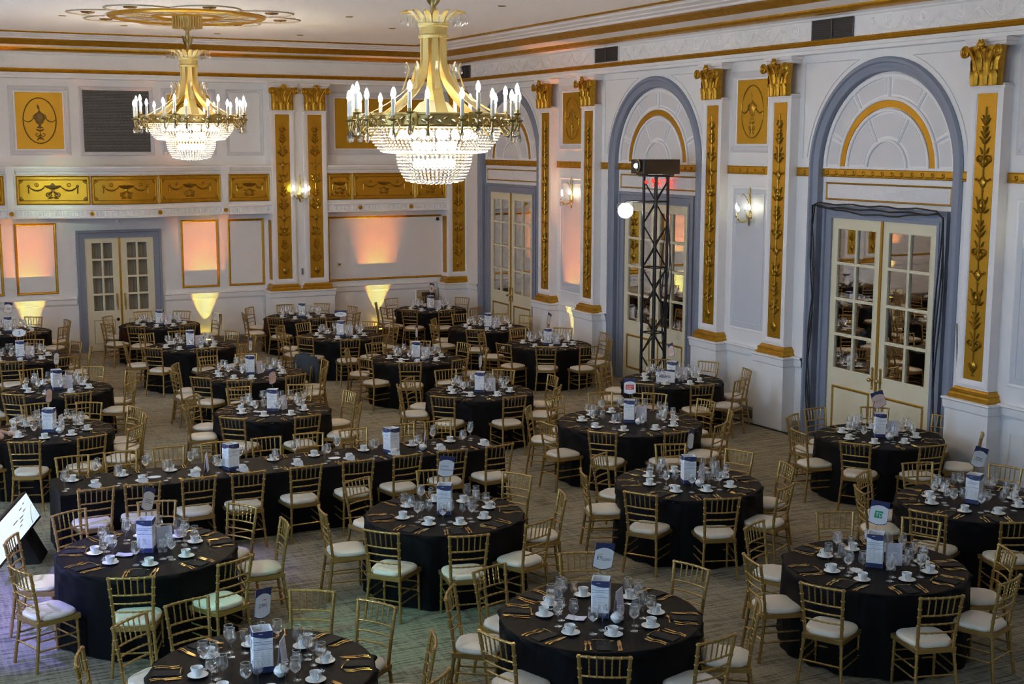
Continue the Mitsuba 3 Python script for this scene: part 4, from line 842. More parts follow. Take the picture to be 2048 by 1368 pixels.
# ------------------------------------------------------------------ tableware
group('cup', {'body': (lathe([(0, .004), (.020, .004), (.024, .0), (.026, .006), (.036, .02), (.042, .045), (.0445, .066), (.042, .066), (.039, .045), (.033, .022), (0, .010)], 20), 'china', 40),
              'handle': (tube([(.040, 0, .056), (.056, 0, .058), (.066, 0, .046), (.060, 0, .028), (.040, 0, .022)], .0045, 6), 'china', True)})
group('saucer', {'s': (lathe([(0, .004), (.028, .004), (.032, .0), (.045, .006), (.072, .013), (.076, .016), (.072, .017), (.045, .010), (0, .008)], 24), 'china', 40)})
def stemglass(h, rb, hb, rim, fill):
    z0 = h - hb; t = np.linspace(0, 1, 10)
    pr = [(.006 + (rb - .006) * math.sin(min(1, v / .42) * PI / 2) - max(0, v - .42) / .58 * (rb - rim), z0 + hb * v) for v in t]
    d = {'bowl': (lathe(pr, 18), 'wineglass', True), 'rim': (tube(ring_pts(rim, 18, h), .0013, 4, True), 'china', True), 'stem': (lathe([(0, 0), (.034, 0), (.0345, .002), (.012, .006), (.0042, .014), (.004, z0 - .012), (.007, z0 + .002), (0, z0 + .004)], 12), 'glass', True)}  # rim: opaque white ring painting the bright glint along the glass edge
    if fill:
        w = [(max(r - .0015, 0), z) for r, z in pr if z <= z0 + hb * fill + 1e-6]; w = [(0, w[0][1])] + w[1:] + [(0, w[-1][1])]
        d['water'] = (lathe(w, 18), 'water', 40)
    return d
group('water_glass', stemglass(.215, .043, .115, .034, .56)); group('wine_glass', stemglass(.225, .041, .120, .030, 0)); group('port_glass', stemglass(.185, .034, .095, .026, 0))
def flatware(n, wn, head, wh, kind):
    L = n + head; ms = []
    def plate(xs, ws, zs, th=.0016): 
        v = []
        for x, w, z in zip(xs, ws, zs): v += [(x, -w, z), (x, 0, z + th), (x, w, z), (x, 0, z - th * .6)]
        return np.array(v), grid(len(xs), 4, cv=True)
    t = np.linspace(0, 1, 7)
    ms.append(plate(t * n, wn * (1 - .55 * t + .25 * (t < .1)), .003 + .006 * np.sin(t * PI) + .003))
    if kind == 'fork':
        ms.append(plate(n + head * np.array([0, .2, .45, .55]), [.004, .011, .012, .011], [.006, .003, .004, .005]))
        for y in (-.0085, -.0028, .0028, .0085): ms.append(plate(n + head * np.array([.5, .8, 1.]), [.0016, .0015, .0008], [.005, .006, .010]))
        for i, y in enumerate((-.0085, -.0028, .0028, .0085)): ms[2 + i][0][:, 1] += y
    elif kind == 'spoon':
        u = np.linspace(0, 1, 8); ms.append(plate(n + head * u, .004 + wh * np.sin(PI * u ** .9) * .9 + .0005, .005 - .004 * np.sin(PI * u), .0012))
    else:
        u = np.linspace(0, 1, 7); m = plate(n + head * u, wh * np.array([.8, 1, 1, 1, .95, .7, .1]), .005 + 0 * u, .0009); ms.append(m)
    return cat(ms)
group('fork', {'f': (flatware(.115, .0075, .075, .012, 'fork'), 'cutlery', 50)}); group('knife', {'k': (flatware(.10, .0078, .125, .0095, 'knife'), 'cutlery', 50)}); group('spoon', {'s': (flatware(.115, .0072, .062, .019, 'spoon'), 'cutlery', True)})
nap = cat(xf(box(-.055, .055, -.11, .11, 0, .006), Tr(0, 0, 0)), xf(box(-.05, .055, -.105, .11, .006, .013), Rz(.03)), tube([(-.05, -.10, .010), (-.05, .11, .010)], .007, 6))
group('napkin', {'n': (xf(nap, Sc(1, 1, .6)), 'napkin', 30)})
group('card', {'front': (xf(box(-.05, .05, 0, .003, 0, .055), Rx(-.25)), 'paper', False), 'back': (xf(box(-.05, .05, .025, .028, 0, .055), Rx(.25)), 'paper', False)})
def menu_box():
    k = {}; w, h = .068, .315
    body = Polygon(sbox(-w, -w, w, w).buffer(.006).exterior.coords); hole = sbox(-w + .001, -w + .001, w - .001, w - .001)
    k['box'] = (cat(ext(body.difference(hole), h), mv(ext(body, .01), 0, 0, .0)), 'paper', False)
    top, bot, ln, tx = [], [], [], []
    for i in range(4):
        R_ = Rz(i * PI / 2) @ Tr(0, -w - .0065, 0) @ np.array([[1, 0, 0, 0], [0, 0, -1, 0], [0, 1, 0, 0], [0, 0, 0, 1.]])
        u = np.linspace(-w - .004, w + .004, 12); s = 1 if i % 2 else -1
        e = .272 + .010 * s * u / w - .010 * (1 - (u / w) ** 2)
        top.append(xf(ext(Polygon(list(zip(u, e)) + [(w + .004, h), (-w - .004, h)]), .001), R_)); bot.append(xf(ext(sbox(-w - .004, 0, w + .004, .043), .001), R_))
        for z in (.235, .214, .176): ln.append(xf(box(-w, w, z, z + .0028, 0, .001), R_))
        for z, wd in ((.256, .7), (.250, .5), (.226, .8), (.221, .55), (.203, .35), (.192, .8), (.186, .6)): tx.append(xf(box(-w * wd * .9, w * wd * .9, z, z + .0024, 0, .001), R_))
        for r in range(7):
            for x in (-.044, -.002, .040): tx.append(xf(box(x - .014 + .003 * (r % 2), x + .014 - .004 * ((r + 1) % 3), .16 - r * .0165, .1626 - r * .0165, 0, .001), R_))
        tx.append(xf(box(-.03, .0, .292, .297, .001, .0016), R_))
    k['navy_top'] = (cat(top), 'navy', False); k['navy_foot'] = (cat(bot), 'navy', False); k['rules'] = (cat(ln), 'blueprint', False); k['print'] = (cat(tx), 'print', False)
    return k
group('menu_box', menu_box())
mc = xf(box(-.074, .074, 0, .004, 0, .21), Rx(-.10)); 
group('menu_card', {'sheet': (cat(mc, xf(box(-.074, .074, .04, .044, 0, .205), Rx(.10))), 'lilac', False), 'print': (cat([xf(box(-.05 + .012 * (i % 3), .05 - .014 * ((i + 1) % 3), -.001, 0, .185 - .014 * i, .188 - .014 * i), Rx(-.10)) for i in range(9)]), 'print', False)})
group('sugar_bowl', {'bowl': (lathe([(0, 0), (.025, 0), (.028, .006), (.048, .025), (.052, .045), (.042, .062), (.038, .062), (0, .062)], 18), 'china', 40), 'lid': (lathe([(.041, .062), (.036, .072), (.018, .080), (.008, .082), (.010, .092), (0, .097)], 18), 'china', 40)})
group('shaker', {'jar': (lathe([(0, 0), (.018, 0), (.020, .004), (.017, .05), (0, .05)], 12), 'glass', 40), 'cap': (lathe([(.0175, .048), (.0185, .05), (.017, .068), (0, .074)], 12), 'steel', 40), 'fill': (lathe([(0, .003), (.015, .003), (.0145, .03), (0, .03)], 10), 'paper', 40)})
dl = Polygon([((.075 + .006 * math.cos(12 * a)) * math.cos(a), (.055 + .005 * math.cos(12 * a)) * math.sin(a)) for a in np.linspace(0, 2 * PI, 72)[:-1]])
group('doily', {'d': (ext(dl, .003), 'paper', False)})
group('leaflet', {'l': (cat(xf(box(-.08, .0, -.05, .05, 0, .003), Ry(.10)), xf(box(0, .08, -.05, .05, 0, .003), Ry(-.10))), 'lilac', False)})
# ------------------------------------------------------------------ tables, chairs and settings
DESC = {1: 'the round table beside the tilted screen', 2: 'the round table cut by the bottom edge', 3: "the round table before the long table", 4: 'the table with the yellow-stroke sign', 5: 'the table with the green-square sign',
 6: 'the table behind the yellow-stroke sign', 7: 'the round table cut by the right edge', 8: 'the round table before the cabled doors', 9: 'the large table with the red-square sign', 10: 'the round table under the truss tower',
 11: "the table behind the long table's right", 12: 'the table by the right wall uplight', 13: 'the round table before the corner doors', 14: 'the farthest table under the wide frame', 15: 'the table right of the jacket chair',
 16: 'the table with the navy-white sign', 17: 'the table below the paired pilasters', 18: 'the round table with the grey jacket', 19: 'the table before the napkin-draped chair', 20: 'the far table before the cream back doors',
 21: "the table behind the long table's middle", 23: 'the farthest table at left edge', 24: 'the table with the number 2 sign', 25: 'the left-edge table before number 2', 26: "the left-edge table behind the long table"}
SIDES = ['near', 'near-right', 'right', 'far-right', 'far', 'far-left', 'left', 'near-left']
ORD = ['', 'second', 'third', 'fourth', 'fifth', 'sixth', 'seventh', 'eighth', 'ninth', 'tenth']
def side_names(c, angs):
    cam = math.atan2(-c[1], -c[0]); rel = [(a - cam) % (2 * PI) for a in angs]      # grows anticlockwise: near -> right -> far -> left
    if len(angs) <= 8:
        cost = np.array([[min(abs(r - k * PI / 4), 2 * PI - abs(r - k * PI / 4)) ** 2 for k in range(8)] for r in rel]); i, j = linear_sum_assignment(cost)
        return [SIDES[k] for k in j]
    o = sorted(range(len(rel)), key=lambda q: (rel[q] + .3) % (2 * PI)); out = [''] * len(rel)
    for n_, q in enumerate(o): out[q] = 'nearest' if n_ == 0 else ORD[n_] + ' anticlockwise'
    return out
TOP = .765
def cloth_mesh(r, seed, squeeze):
    R_ = np.random.default_rng(seed); n = 112; a = np.arange(n) * 2 * PI / n
    f = sum(R_.uniform(.4, 1) * np.sin(k * a + R_.uniform(0, 6.3)) for k in (9, 13, 17, 22)) / 2.2
    rows = [(r * .35, TOP, 0), (r * .7, TOP, 0), (r - .02, TOP, 0), (r - .005, TOP - .003, 0), (r + .002, TOP - .012, 0), (r + .006, TOP - .03, .04)]
    for t in np.linspace(.08, 1, 11): rows.append((r + .008 + .022 * t, TOP - (TOP - .012) * t, .006 + .030 * t ** .8))
    v = [[0, 0, TOP]]
    for rr, z, am in rows:
        q = rr + am * f
        if am > .005: q = np.minimum(q, np.where(squeeze(a), max(r - .012, .0) if .38 < z < .6 else 9, 9))
        v += np.stack([q * np.cos(a), q * np.sin(a), np.full(n, z)], 1).tolist()
    v = np.array(v); F = [[0, 1 + j, 1 + (j + 1) % n] for j in range(n)]
    for i in range(len(rows) - 1):
        for j in range(n):
            p, q, s, t = 1 + i * n + j, 1 + i * n + (j + 1) % n, 1 + (i + 1) * n + (j + 1) % n, 1 + (i + 1) * n + j; F += [[p, t, s], [p, s, q]]
    return v, np.array(F)
pool = {k: [] for k in ('fork', 'knife', 'spoon')}      # every piece of flatware with its distance, so that the nearest 300 of each stay single things
NAMES = {'fork': ('gold fork', 'fork'), 'knife': ('gold knife', 'knife'), 'spoon': ('gold spoon', 'spoon')}
def flat(kind, A, lab, grp): pool[kind].append((math.hypot(A[0, 3], A[1, 3]), A, lab, grp))
GR = 'place settings on the round tables'
def setting(A0, nm, td, rr, k, long=False):
    """One place: A0 maps local x (towards the diner, from the table's middle) and y (the diner's right)."""
    J = lambda s: rng.normal(0, s)
    e = rr - .83
    def at(x, y, rot=0): return A0 @ Tr(x + e, y, TOP + .001) @ Rz(rot)
    where = '%s place, %s' % (nm, td)
    x0, y0, rt = .47 + J(.012), .085 + J(.012), J(.7) - .6
    inst('saucer', 'saucer', at(x0, y0), 'white saucer, ' + where, 'saucer', 'saucers'); inst('cup', 'coffee_cup', at(x0 + J(.004), y0 + J(.004), rt) @ Tr(0, 0, .007), 'white coffee cup, ' + where, 'cup', 'coffee cups')
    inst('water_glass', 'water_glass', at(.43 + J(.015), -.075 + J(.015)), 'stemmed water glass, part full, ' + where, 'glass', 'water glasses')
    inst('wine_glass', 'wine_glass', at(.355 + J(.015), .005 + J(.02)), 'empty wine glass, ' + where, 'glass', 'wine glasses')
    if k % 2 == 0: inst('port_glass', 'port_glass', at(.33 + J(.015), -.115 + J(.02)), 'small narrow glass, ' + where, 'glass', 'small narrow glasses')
    a, b = J(.06), J(.06)
    for i, y in enumerate((-.135, -.105)): flat('fork', at(.80 - .012 * i, y + J(.004), PI + a + J(.05)), ('outer ' if i == 0 else 'inner ') + 'gold fork, ' + where, 'gold forks')
    for i, y in enumerate((.110, .138)): flat('knife', at(.80 - .012 * i, y + J(.004), PI + b + J(.05)), ('inner ' if i == 0 else 'outer ') + 'gold knife, ' + where, 'gold knives')
    flat('spoon', at(.575 + J(.01), -.09 + J(.012), PI / 2 + J(.18)), 'gold spoon, ' + where, 'gold spoons')
    inst('napkin', 'folded_napkin', at(.685, 0, J(.08)) @ Rz(PI / 2), 'folded black napkin, ' + where, 'napkin', 'folded black napkins')
def sign(c, boxtop, spec, td):
    dl_, roll, kind, words = spec
    t = thing('table_sign', {'lines': 'narrow turned sign', 'plain': 'thin turned sign', 'ey': 'white yellow-stroke sign', 'td': 'white green-square sign', 'name': 'white two-word sign', 'red': 'white red-square sign', 'oval': 'wide navy-white sign',
        'num': 'white oval number sign', 'pink': 'pinkish sign', 'gold': 'gold-bar sign', 'redlogo': 'red-marked sign', 'pwc': 'white lettered sign'}[kind] + ' on a wire, ' + td, 'table sign', None)
    cam = math.atan2(-c[1], -c[0]); yaw = cam + PI / 2 + math.radians(dl_)
    A = Tr(c[0], c[1], boxtop) @ Rz(yaw)
    add('wire', cat(tube([(0, 0, -.30), (0, 0, .11)], .0028, 5), tube([(0, .0, .11), (.012, 0, .125), (.0, 0, .14), (-.012, 0, .125), (0, 0, .11)], .0022, 4)), 'steel', t, A=A)
    w, h = (.12, .135) if kind in ('oval', 'num') else (.085, .225)
    B = A @ Tr(0, -.006, .075) @ Ry(math.radians(roll)) @ np.array([[1, 0, 0, 0], [0, 0, -1, 0], [0, 1, 0, 0], [0, 0, 0, 1.]])
    u = np.linspace(-w, w, 13); lo = .022 * (u / w) ** 2; k = -.040 if kind not in ('oval', 'num') else -.03
    board = Polygon(list(zip(u, lo)) + [(w, h), (-w, h)]); white = Polygon(list(zip(u * .97, lo + .006)) + list(zip(u[::-1] * .97, (h + k) - .026 * (u[::-1] / w) ** 2)))
    wm = 'pink' if kind == 'pink' else 'paper'
    if kind == 'num':
        o = arc(1, 0, 360, 41)[:-1] * np.array([.118, .072]) + np.array([0, .072]); add('board', ext(Polygon(o), .004), 'panelgrey', t, A=B); add('face', mv(ext(Polygon(o * .93 + np.array([0, .005])), .001), 0, 0, .004), 'paper', t, A=B)
    else:
        add('board', ext(board, .004), 'navy', t, A=B); add('face', mv(ext(white, .001), 0, 0, .004), wm, t, A=B)
    z = .0051
    def word(s, hh, x, y, mat='ink', bold=True):
        m = txt(s, hh, bold, .001); m = mv(m, x - (m[0][:, 0].max() if x > 9 else 0), y, z); add('lettering', m, mat, t, A=B)
    if kind == 'ey':
        word('EY', .030, -.062, .085); add('stroke', mv(ext(Polygon([(-.062, .125), (-.012, .128), (-.006, .138)]), .001), 0, 0, z), 'yellow', t, A=B)
        add('small_print', cat([box(-.012, .066, y, y + .003, z, z + .001) for y in (.078, .086, .094)]), 'ink', t, A=B)
    elif kind == 'td':
        add('square', box(-.036, .036, .065, .132, z, z + .001), 'green', t, A=B); m = txt('TD', .036, True, .001); add('lettering', mv(m, -.031, .080, z + .0012), 'paper', t, A=B)
    elif kind == 'name': word(words[0], .024, -.066, .105, 'ink', False); word(words[1], .024, -.066, .070, 'ink', False)
    elif kind == 'red':
        add('square', box(-.058, .058, .068, .138, z, z + .001), 'red', t, A=B); m = txt(words[0], .016, True, .001); add('lettering', mv(m, -.050, .110, z + .0012), 'paper', t, A=B); m = txt(words[1], .016, True, .001); add('lettering', mv(m, -.050, .082, z + .0012), 'paper', t, A=B)
    elif kind == 'oval': word(words, .022, -.068, .050)
    elif kind == 'num': word('2', .055, -.020, .045)
    elif kind == 'pwc': word('pwc', .036, -.045, .085, 'ink', False); add('marks', box(.0, .03, .135, .141, z, z + .001), 'red', t, A=B)
    elif kind in ('lines', 'pink', 'gold'):
        add('small_print', cat([box(-.045, .055 - .012 * (i % 2), y, y + .005, z, z + .001) for i, y in enumerate((.075, .09, .105))]), 'ink' if kind != 'pink' else 'fade', t, A=B)
        if kind != 'lines': add('mark', box(-.068, -.056, .075, .115, z, z + .001), 'yellow' if kind == 'gold' else 'red', t, A=B)
    elif kind == 'redlogo': add('mark', mv(lathe([(0, 0), (.03, 0), (.03, .001), (0, .001)], 14), 0, .10, z), 'red', t, A=B)
SIGNS = {1: (52, 22, 'lines', ''), 2: (48, 8, 'pwc', ''), 3: (18, 9, 'name', ('Lecko', 'Brosseau')), 4: (22, 9, 'ey', ''), 5: (8, 8, 'td', ''), 6: (68, 16, 'plain', ''), 7: (35, 18, 'gold', ''), 8: (18, -18, 'pink', ''), 9: (0, 0, 'red', ('mccarthy', 'tetrault')),
 10: (-60, -20, 'pink', ''), 11: (74, -12, 'plain', ''), 12: (66, 22, 'plain', ''), 14: (52, 14, 'redlogo', ''), 15: (78, 18, 'plain', ''), 16: (4, 0, 'oval', 'DAVIES'), 18: (72, 14, 'lines', ''), 21: (56, -6, 'pink', ''), 23: (25, 10, 'lines', ''), 24: (0, 0, 'num', ''), 25: (64, 8, 'lines', ''), 26: (62, 6, 'pink', '')}
EXTRA = {5: [294], 7: [296, 340], 12: [90], 24: [205], 25: [190], 26: [174, 208]}
def chair(x, y, facing, lab):
    return inst('chair', 'banquet_chair', Tr(x, y, 0) @ Rz(facing - PI / 2), lab, 'chair', 'gold banquet chairs')
tops = []
for k, (cx_, cy_, r, ch) in TABLES.items():
    td = DESC[k]; c = np.array([cx_, cy_])
    t = thing('banquet_table', {True: 'large round table', False: 'round table'}[r > .95] + ' draped in black to the floor: ' + td[4:], 'table', 'round banquet tables')
    angs = [math.atan2(y - cy_, x - cx_) for x, y in ch]; rad = [max(math.hypot(x - cx_, y - cy_), r + .39) for x, y in ch]
    for e in EXTRA.get(k, []): angs.append(math.radians(e)); rad.append(r + .42)
    sq = lambda a: np.min([np.abs((a - q + PI) % (2 * PI) - PI) for q in angs], axis=0) < .24
    add('tablecloth', cloth_mesh(r, 100 + k, sq), 'cloth', t, 60, A=Tr(cx_, cy_, 0))
    add('tabletop', lathe([(0, .735), (r - .03, .735), (r - .03, .755), (0, .755)], 40), 'fade', t, A=Tr(cx_, cy_, 0))
    for n_, a, q in zip(side_names(c, angs), angs, rad):
        q -= CHAIR_BACK; chair(cx_ + q * math.cos(a), cy_ + q * math.sin(a), a + PI + rng.normal(0, .07), 'gold chair with ivory cushion, %s of %s' % (n_, td))
    # settings sit between the chairs' directions where a chair is out of sight as well
    full = sorted(a % (2 * PI) for a in angs); pl = list(full)
    for a, b in zip(full, full[1:] + [full[0] + 2 * PI]):
        m = round((b - a) / (PI / 4 if r < .95 else PI / 5)) - 1
        for i in range(1, m + 1): pl.append(a + (b - a) * i / (m + 1))
    if len(pl) > 8 and r < .88: pl = [full[0] + i * PI / 4 for i in range(8)]
    for i, (a, n_) in enumerate(zip(pl, side_names(c, pl))): setting(Tr(cx_, cy_, 0) @ Rz(a), n_, td, r, i)
    cam = math.atan2(-cy_, -cx_); br = rng.uniform(-.35, .25)
    inst('menu_box', 'menu_box', Tr(cx_, cy_, TOP) @ Rz(cam + PI / 2 + br), 'white menu box with navy bands on ' + td, 'menu box', 'menu boxes')
    if k in SIGNS: sign((cx_, cy_), TOP + .315, SIGNS[k], td)
    ux, uy = -math.sin(cam), math.cos(cam)            # to the viewer's right
    if k not in (3, 7, 17, 23): inst('menu_card', 'menu_card', Tr(cx_ + ux * .17 - .04 * math.cos(cam), cy_ + uy * .17 - .04 * math.sin(cam), TOP) @ Rz(cam + PI / 2 + {4: 1.2, 6: 1.2, 2: 1.3, 7: 1.4, 18: .9, 17: 1.2, 21: 1.0, 26: 1.2}.get(k, .2)), 'upright white menu card beside the box on ' + td, 'menu card', 'menu cards')
    if k in (2, 4, 6, 8, 9, 13, 15, 17, 20, 23, 26): inst('sugar_bowl', 'sugar_bowl', Tr(cx_ + ux * .13 + .16 * math.cos(cam), cy_ + uy * .13 + .16 * math.sin(cam), TOP), 'white lidded sugar bowl on ' + td, 'sugar bowl', 'sugar bowls')
    if k in (3, 5, 6, 10, 14): inst('doily', 'paper_doily', Tr(cx_ - ux * .16 + .2 * math.cos(cam), cy_ - uy * .16 + .2 * math.sin(cam), TOP + .001) @ Rz(cam + .4), 'white scalloped paper doily on ' + td, 'doily', 'paper doilies')
    if k in (1, 4, 9, 11, 15, 21): inst('leaflet', 'folded_leaflet', Tr(cx_ - ux * .20 + .12 * math.cos(cam), cy_ - uy * .20 + .12 * math.sin(cam), TOP + .008) @ Rz(cam + 1.3), 'folded pale leaflet on ' + td, 'leaflet', 'folded leaflets')
    if k in (1, 2, 4, 5, 9, 10, 15, 16, 19, 24):
        for s, nm in ((0, 'left'), (1, 'right')): inst('shaker', 'shaker', Tr(cx_ + ux * (.12 + .05 * s) + .10 * math.cos(cam), cy_ + uy * (.12 + .05 * s) + .10 * math.sin(cam), TOP), '%s glass shaker with steel cap on %s' % (nm, td), 'shaker', 'salt and pepper shakers')
# long table
x0, x1, y0, y1 = 1.74, 7.16, 14.86, 15.72
t = thing('long_table', 'long rectangular table draped in black, set for eighteen', 'table')
n = 200; per = []
for xa, ya, xb, yb, m in ((x0, y0, x1, y0, 70), (x1, y0, x1, y1, 14), (x1, y1, x0, y1, 70), (x0, y1, x0, y0, 14)):
    for i in range(m): u = i / m; per.append((xa + (xb - xa) * u, ya + (yb - ya) * u))
per = np.array(per); cc = np.array([(x0 + x1) / 2, (y0 + y1) / 2]); m = len(per); s_ = np.arange(m)
nrm = np.sign(per - cc) * (np.abs(per - cc) > np.array([(x1 - x0) / 2 - .01, (y1 - y0) / 2 - .01])); fold = sum(rng.uniform(.5, 1) * np.sin(s_ * q + rng.uniform(0, 6)) for q in (.5, .83, 1.3)) / 2
v, F = [], []
rows = [(-.02, TOP, 0), (-.004, TOP - .003, 0), (.002, TOP - .02, .0)] + [(.004 + .012 * q, TOP - (TOP - .012) * q, .004 + .016 * q) for q in np.linspace(.1, 1, 9)]
for off, z, am in rows: v += np.c_[per + nrm * (off + am * fold)[:, None], np.full(m, z)].tolist()
for i in range(len(rows) - 1):
    for j in range(m): F.append([i * m + j, (i + 1) * m + j, (i + 1) * m + (j + 1) % m, i * m + (j + 1) % m])
add('tablecloth', cat((np.array(v), tri(F)), box(x0 + .01, x1 - .01, y0 + .01, y1 - .01, TOP - .02, TOP)), 'cloth', t, 50)
add('tabletop', box(x0 + .03, x1 - .03, y0 + .03, y1 - .03, .70, .735), 'fade', t)
def nth(i, n_): return ['leftmost', 'second from left', 'third from left', 'fourth from left', 'middle', 'fourth from right', 'third from right', 'second from right', 'rightmost'][i]
for row, ys, nm, sgn in ((LONG_NEAR, y0, 'near', -1), (LONG_FAR, y1, 'far', 1)):
    for i, x in enumerate(row):
        chair(x, ys + sgn * .16, -sgn * PI / 2 + rng.normal(0, .05), 'gold chair with ivory cushion, %s on the %s side of the long table' % (nth(i, 9), nm))
        A0 = Tr(x, ys - sgn * .83, 0) @ Rz(sgn * PI / 2); td = '%s side of the long table' % nm; where = nth(i, 9) + ', ' + td
        def at(px, py, rot=0): return A0 @ Tr(px, py, TOP + .001) @ Rz(rot)
        inst('saucer', 'saucer', at(.57, .10), 'white saucer, ' + where, 'saucer', 'saucers'); inst('cup', 'coffee_cup', at(.57, .10, rng.normal(0, .5) + (0 if sgn < 0 else PI) + .4) @ Tr(0, 0, .007), 'white coffee cup, ' + where, 'cup', 'coffee cups')
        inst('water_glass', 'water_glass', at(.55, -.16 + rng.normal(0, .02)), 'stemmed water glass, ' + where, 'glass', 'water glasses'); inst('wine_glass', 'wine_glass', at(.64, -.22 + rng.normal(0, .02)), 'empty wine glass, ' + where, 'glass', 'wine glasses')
        for q, yy in enumerate((-.10, -.075)): flat('fork', at(.80, yy, PI + rng.normal(0, .06)), ('outer' if q == 0 else 'inner') + ' gold fork, ' + where, 'gold forks')
        for q, yy in enumerate((.14, .165)): flat('knife', at(.80, yy, PI + rng.normal(0, .06)), ('inner' if q == 0 else 'outer') + ' gold knife, ' + where, 'gold knives')
        if sgn < 0: inst('card', 'place_card', at(.655, .10, PI / 2) , 'white tented place card, ' + where, 'place card', 'place cards')
        inst('napkin', 'folded_napkin', at(.69, .03, PI / 2), 'folded black napkin, ' + where, 'napkin', 'folded black napkins')
for x, lab in ((3.74, 'left'), (5.78, 'right')):
    inst('menu_box', 'menu_box', Tr(x, 15.26, TOP) @ Rz(.3), 'white menu box with navy bands, %s one on the long table' % lab, 'menu box', 'menu boxes')
    inst('sugar_bowl', 'sugar_bowl', Tr(x - .42 if lab == 'left' else x + .40, 15.2, TOP), 'white lidded sugar bowl beside the %s menu box, long table' % lab, 'sugar bowl', 'sugar bowls')
    inst('menu_card', 'menu_card', Tr(x - .26 if lab == 'left' else x + .50, 15.3, TOP) @ Rz(1.2), 'upright white menu card beside the %s menu box, long table' % lab, 'menu card', 'menu cards')
    inst('doily', 'paper_doily', Tr(x + (-.9 if lab == 'left' else -.75), 15.26, TOP + .001), 'white scalloped paper doily left of the %s menu box, long table' % lab, 'doily', 'paper doilies')
# flatware: the nearest 300 of a kind one by one, the rest together
MESH = {k: meshkit.WRITTEN[next(v for q, v in scene['proto_' + k].items() if isinstance(v, dict))['filename']][:2] for k in pool}
for k, l in pool.items():
    l.sort(key=lambda q: q[0])
    for d, A, lab, grp in l[:300]: inst(k, k, A, lab, NAMES[k][1], grp)
    if l[300:]:
        add({'fork': 'distant_forks', 'knife': 'distant_knives', 'spoon': 'distant_spoons'}[k], cat([xf(MESH[k], A) for _, A, _, _ in l[300:]]), 'cutlery', None, 40, None, '%s lying on the farthest black tables' % {'fork': 'gold forks', 'knife': 'gold knives', 'spoon': 'gold spoons'}[k], NAMES[k][1], None, 'stuff')
# sponsor card on table 10, jacket, napkin on a chair
c10 = TABLES[10]; cam = math.atan2(-c10[1], -c10[0]); k = thing('sponsor_card', 'upright white and navy card with blue letters, table under the truss', 'card')
A = Tr(c10[0] - .25, c10[1] - .18, TOP + .01) @ Rz(cam + PI / 2) @ Rx(PI / 2 - .1)
add('sheet', box(-.15, .15, 0, .21, 0, .004), 'paper', k, A=A); add('navy_band', mv(ext(Polygon([(-.15, .17), (0, .19), (.15, .17), (.15, .21), (-.15, .21)]), .001), 0, 0, .004), 'navy', k, A=A); add('lettering', mv(txt('Allianz', .045, True, .001), -.11, .08, .0045), 'navy', k, A=A)
def drape(name, lab, cat__, mat, cx_, cy_, ang, hang_f, hang_b, w, seed, sleeve=False):
    """Cloth folded over a chair's top rail; ang is the way the chair faces."""
    R_ = np.random.default_rng(seed); n, m = 26, 22; v = []
    for i in range(n):
        u = i / (n - 1)
        for j in range(m):
            q = (j / (m - 1) - .5) * 2; wv = w * (1 - .12 * (abs(u - .5) < .12))
            f = .018 * math.sin(5 * q + seed) * abs(u - .5) * 2 + .012 * math.sin(11 * q + 2 * seed) * abs(u - .5) * 2
            if u < .45: y, z = -.275 - .05 * (.45 - u) + f, .925 - (.45 - u) / .45 * hang_b * (1 + .10 * math.sin(3 * q + seed))
            elif u > .55: y, z = -.21 + .04 * (u - .55) + f, .925 - (u - .55) / .45 * hang_f * (1 + .08 * math.sin(4 * q))
            else: a = (u - .45) / .1 * PI; y, z = -.2425 - .033 * math.cos(a), .925 + .016 * math.sin(a)
            v.append([q * wv - .0, y, z - .02 * q * q])
    k = thing(name, lab, cat__); A = Tr(cx_, cy_, 0) @ Rz(ang - PI / 2)
    add('body', (np.array(v), grid(n, m)), mat, k, True, A=A)
    if sleeve:
        for s in (-1, 1): add('sleeve', tube([(s * .20, -.25, .90), (s * .25, -.27, .78), (s * .27, -.27, .55), (s * .26, -.25, .38)], [.05, .06, .055, .045], 10), mat, k, True, A=A)
        add('collar', tube([(-.10, -.23, .945), (0, -.235, .955), (.10, -.23, .945)], .02, 8), mat, k, True, A=A)
def chair_at(k, ang):
    cx_, cy_, r, ch = TABLES[k]; b = min(ch, key=lambda p: abs((math.degrees(math.atan2(p[1] - cy_, p[0] - cx_)) - ang + 180) % 360 - 180)); a = math.atan2(b[1] - cy_, b[0] - cx_); q = max(math.hypot(b[0] - cx_, b[1] - cy_), r + .39) - CHAIR_BACK
    return cx_ + q * math.cos(a), cy_ + q * math.sin(a), a + PI
drape('jacket', 'dark grey-blue jacket hung over the back of a gold chair', 'jacket', 'jacket', *chair_at(18, 27), .35, .52, .235, 3, True)
drape('cloth_napkin', 'cream cloth napkin thrown over a chair back by the amber uplight', 'napkin', 'linen', *chair_at(20, 9), .16, .30, .17, 5)
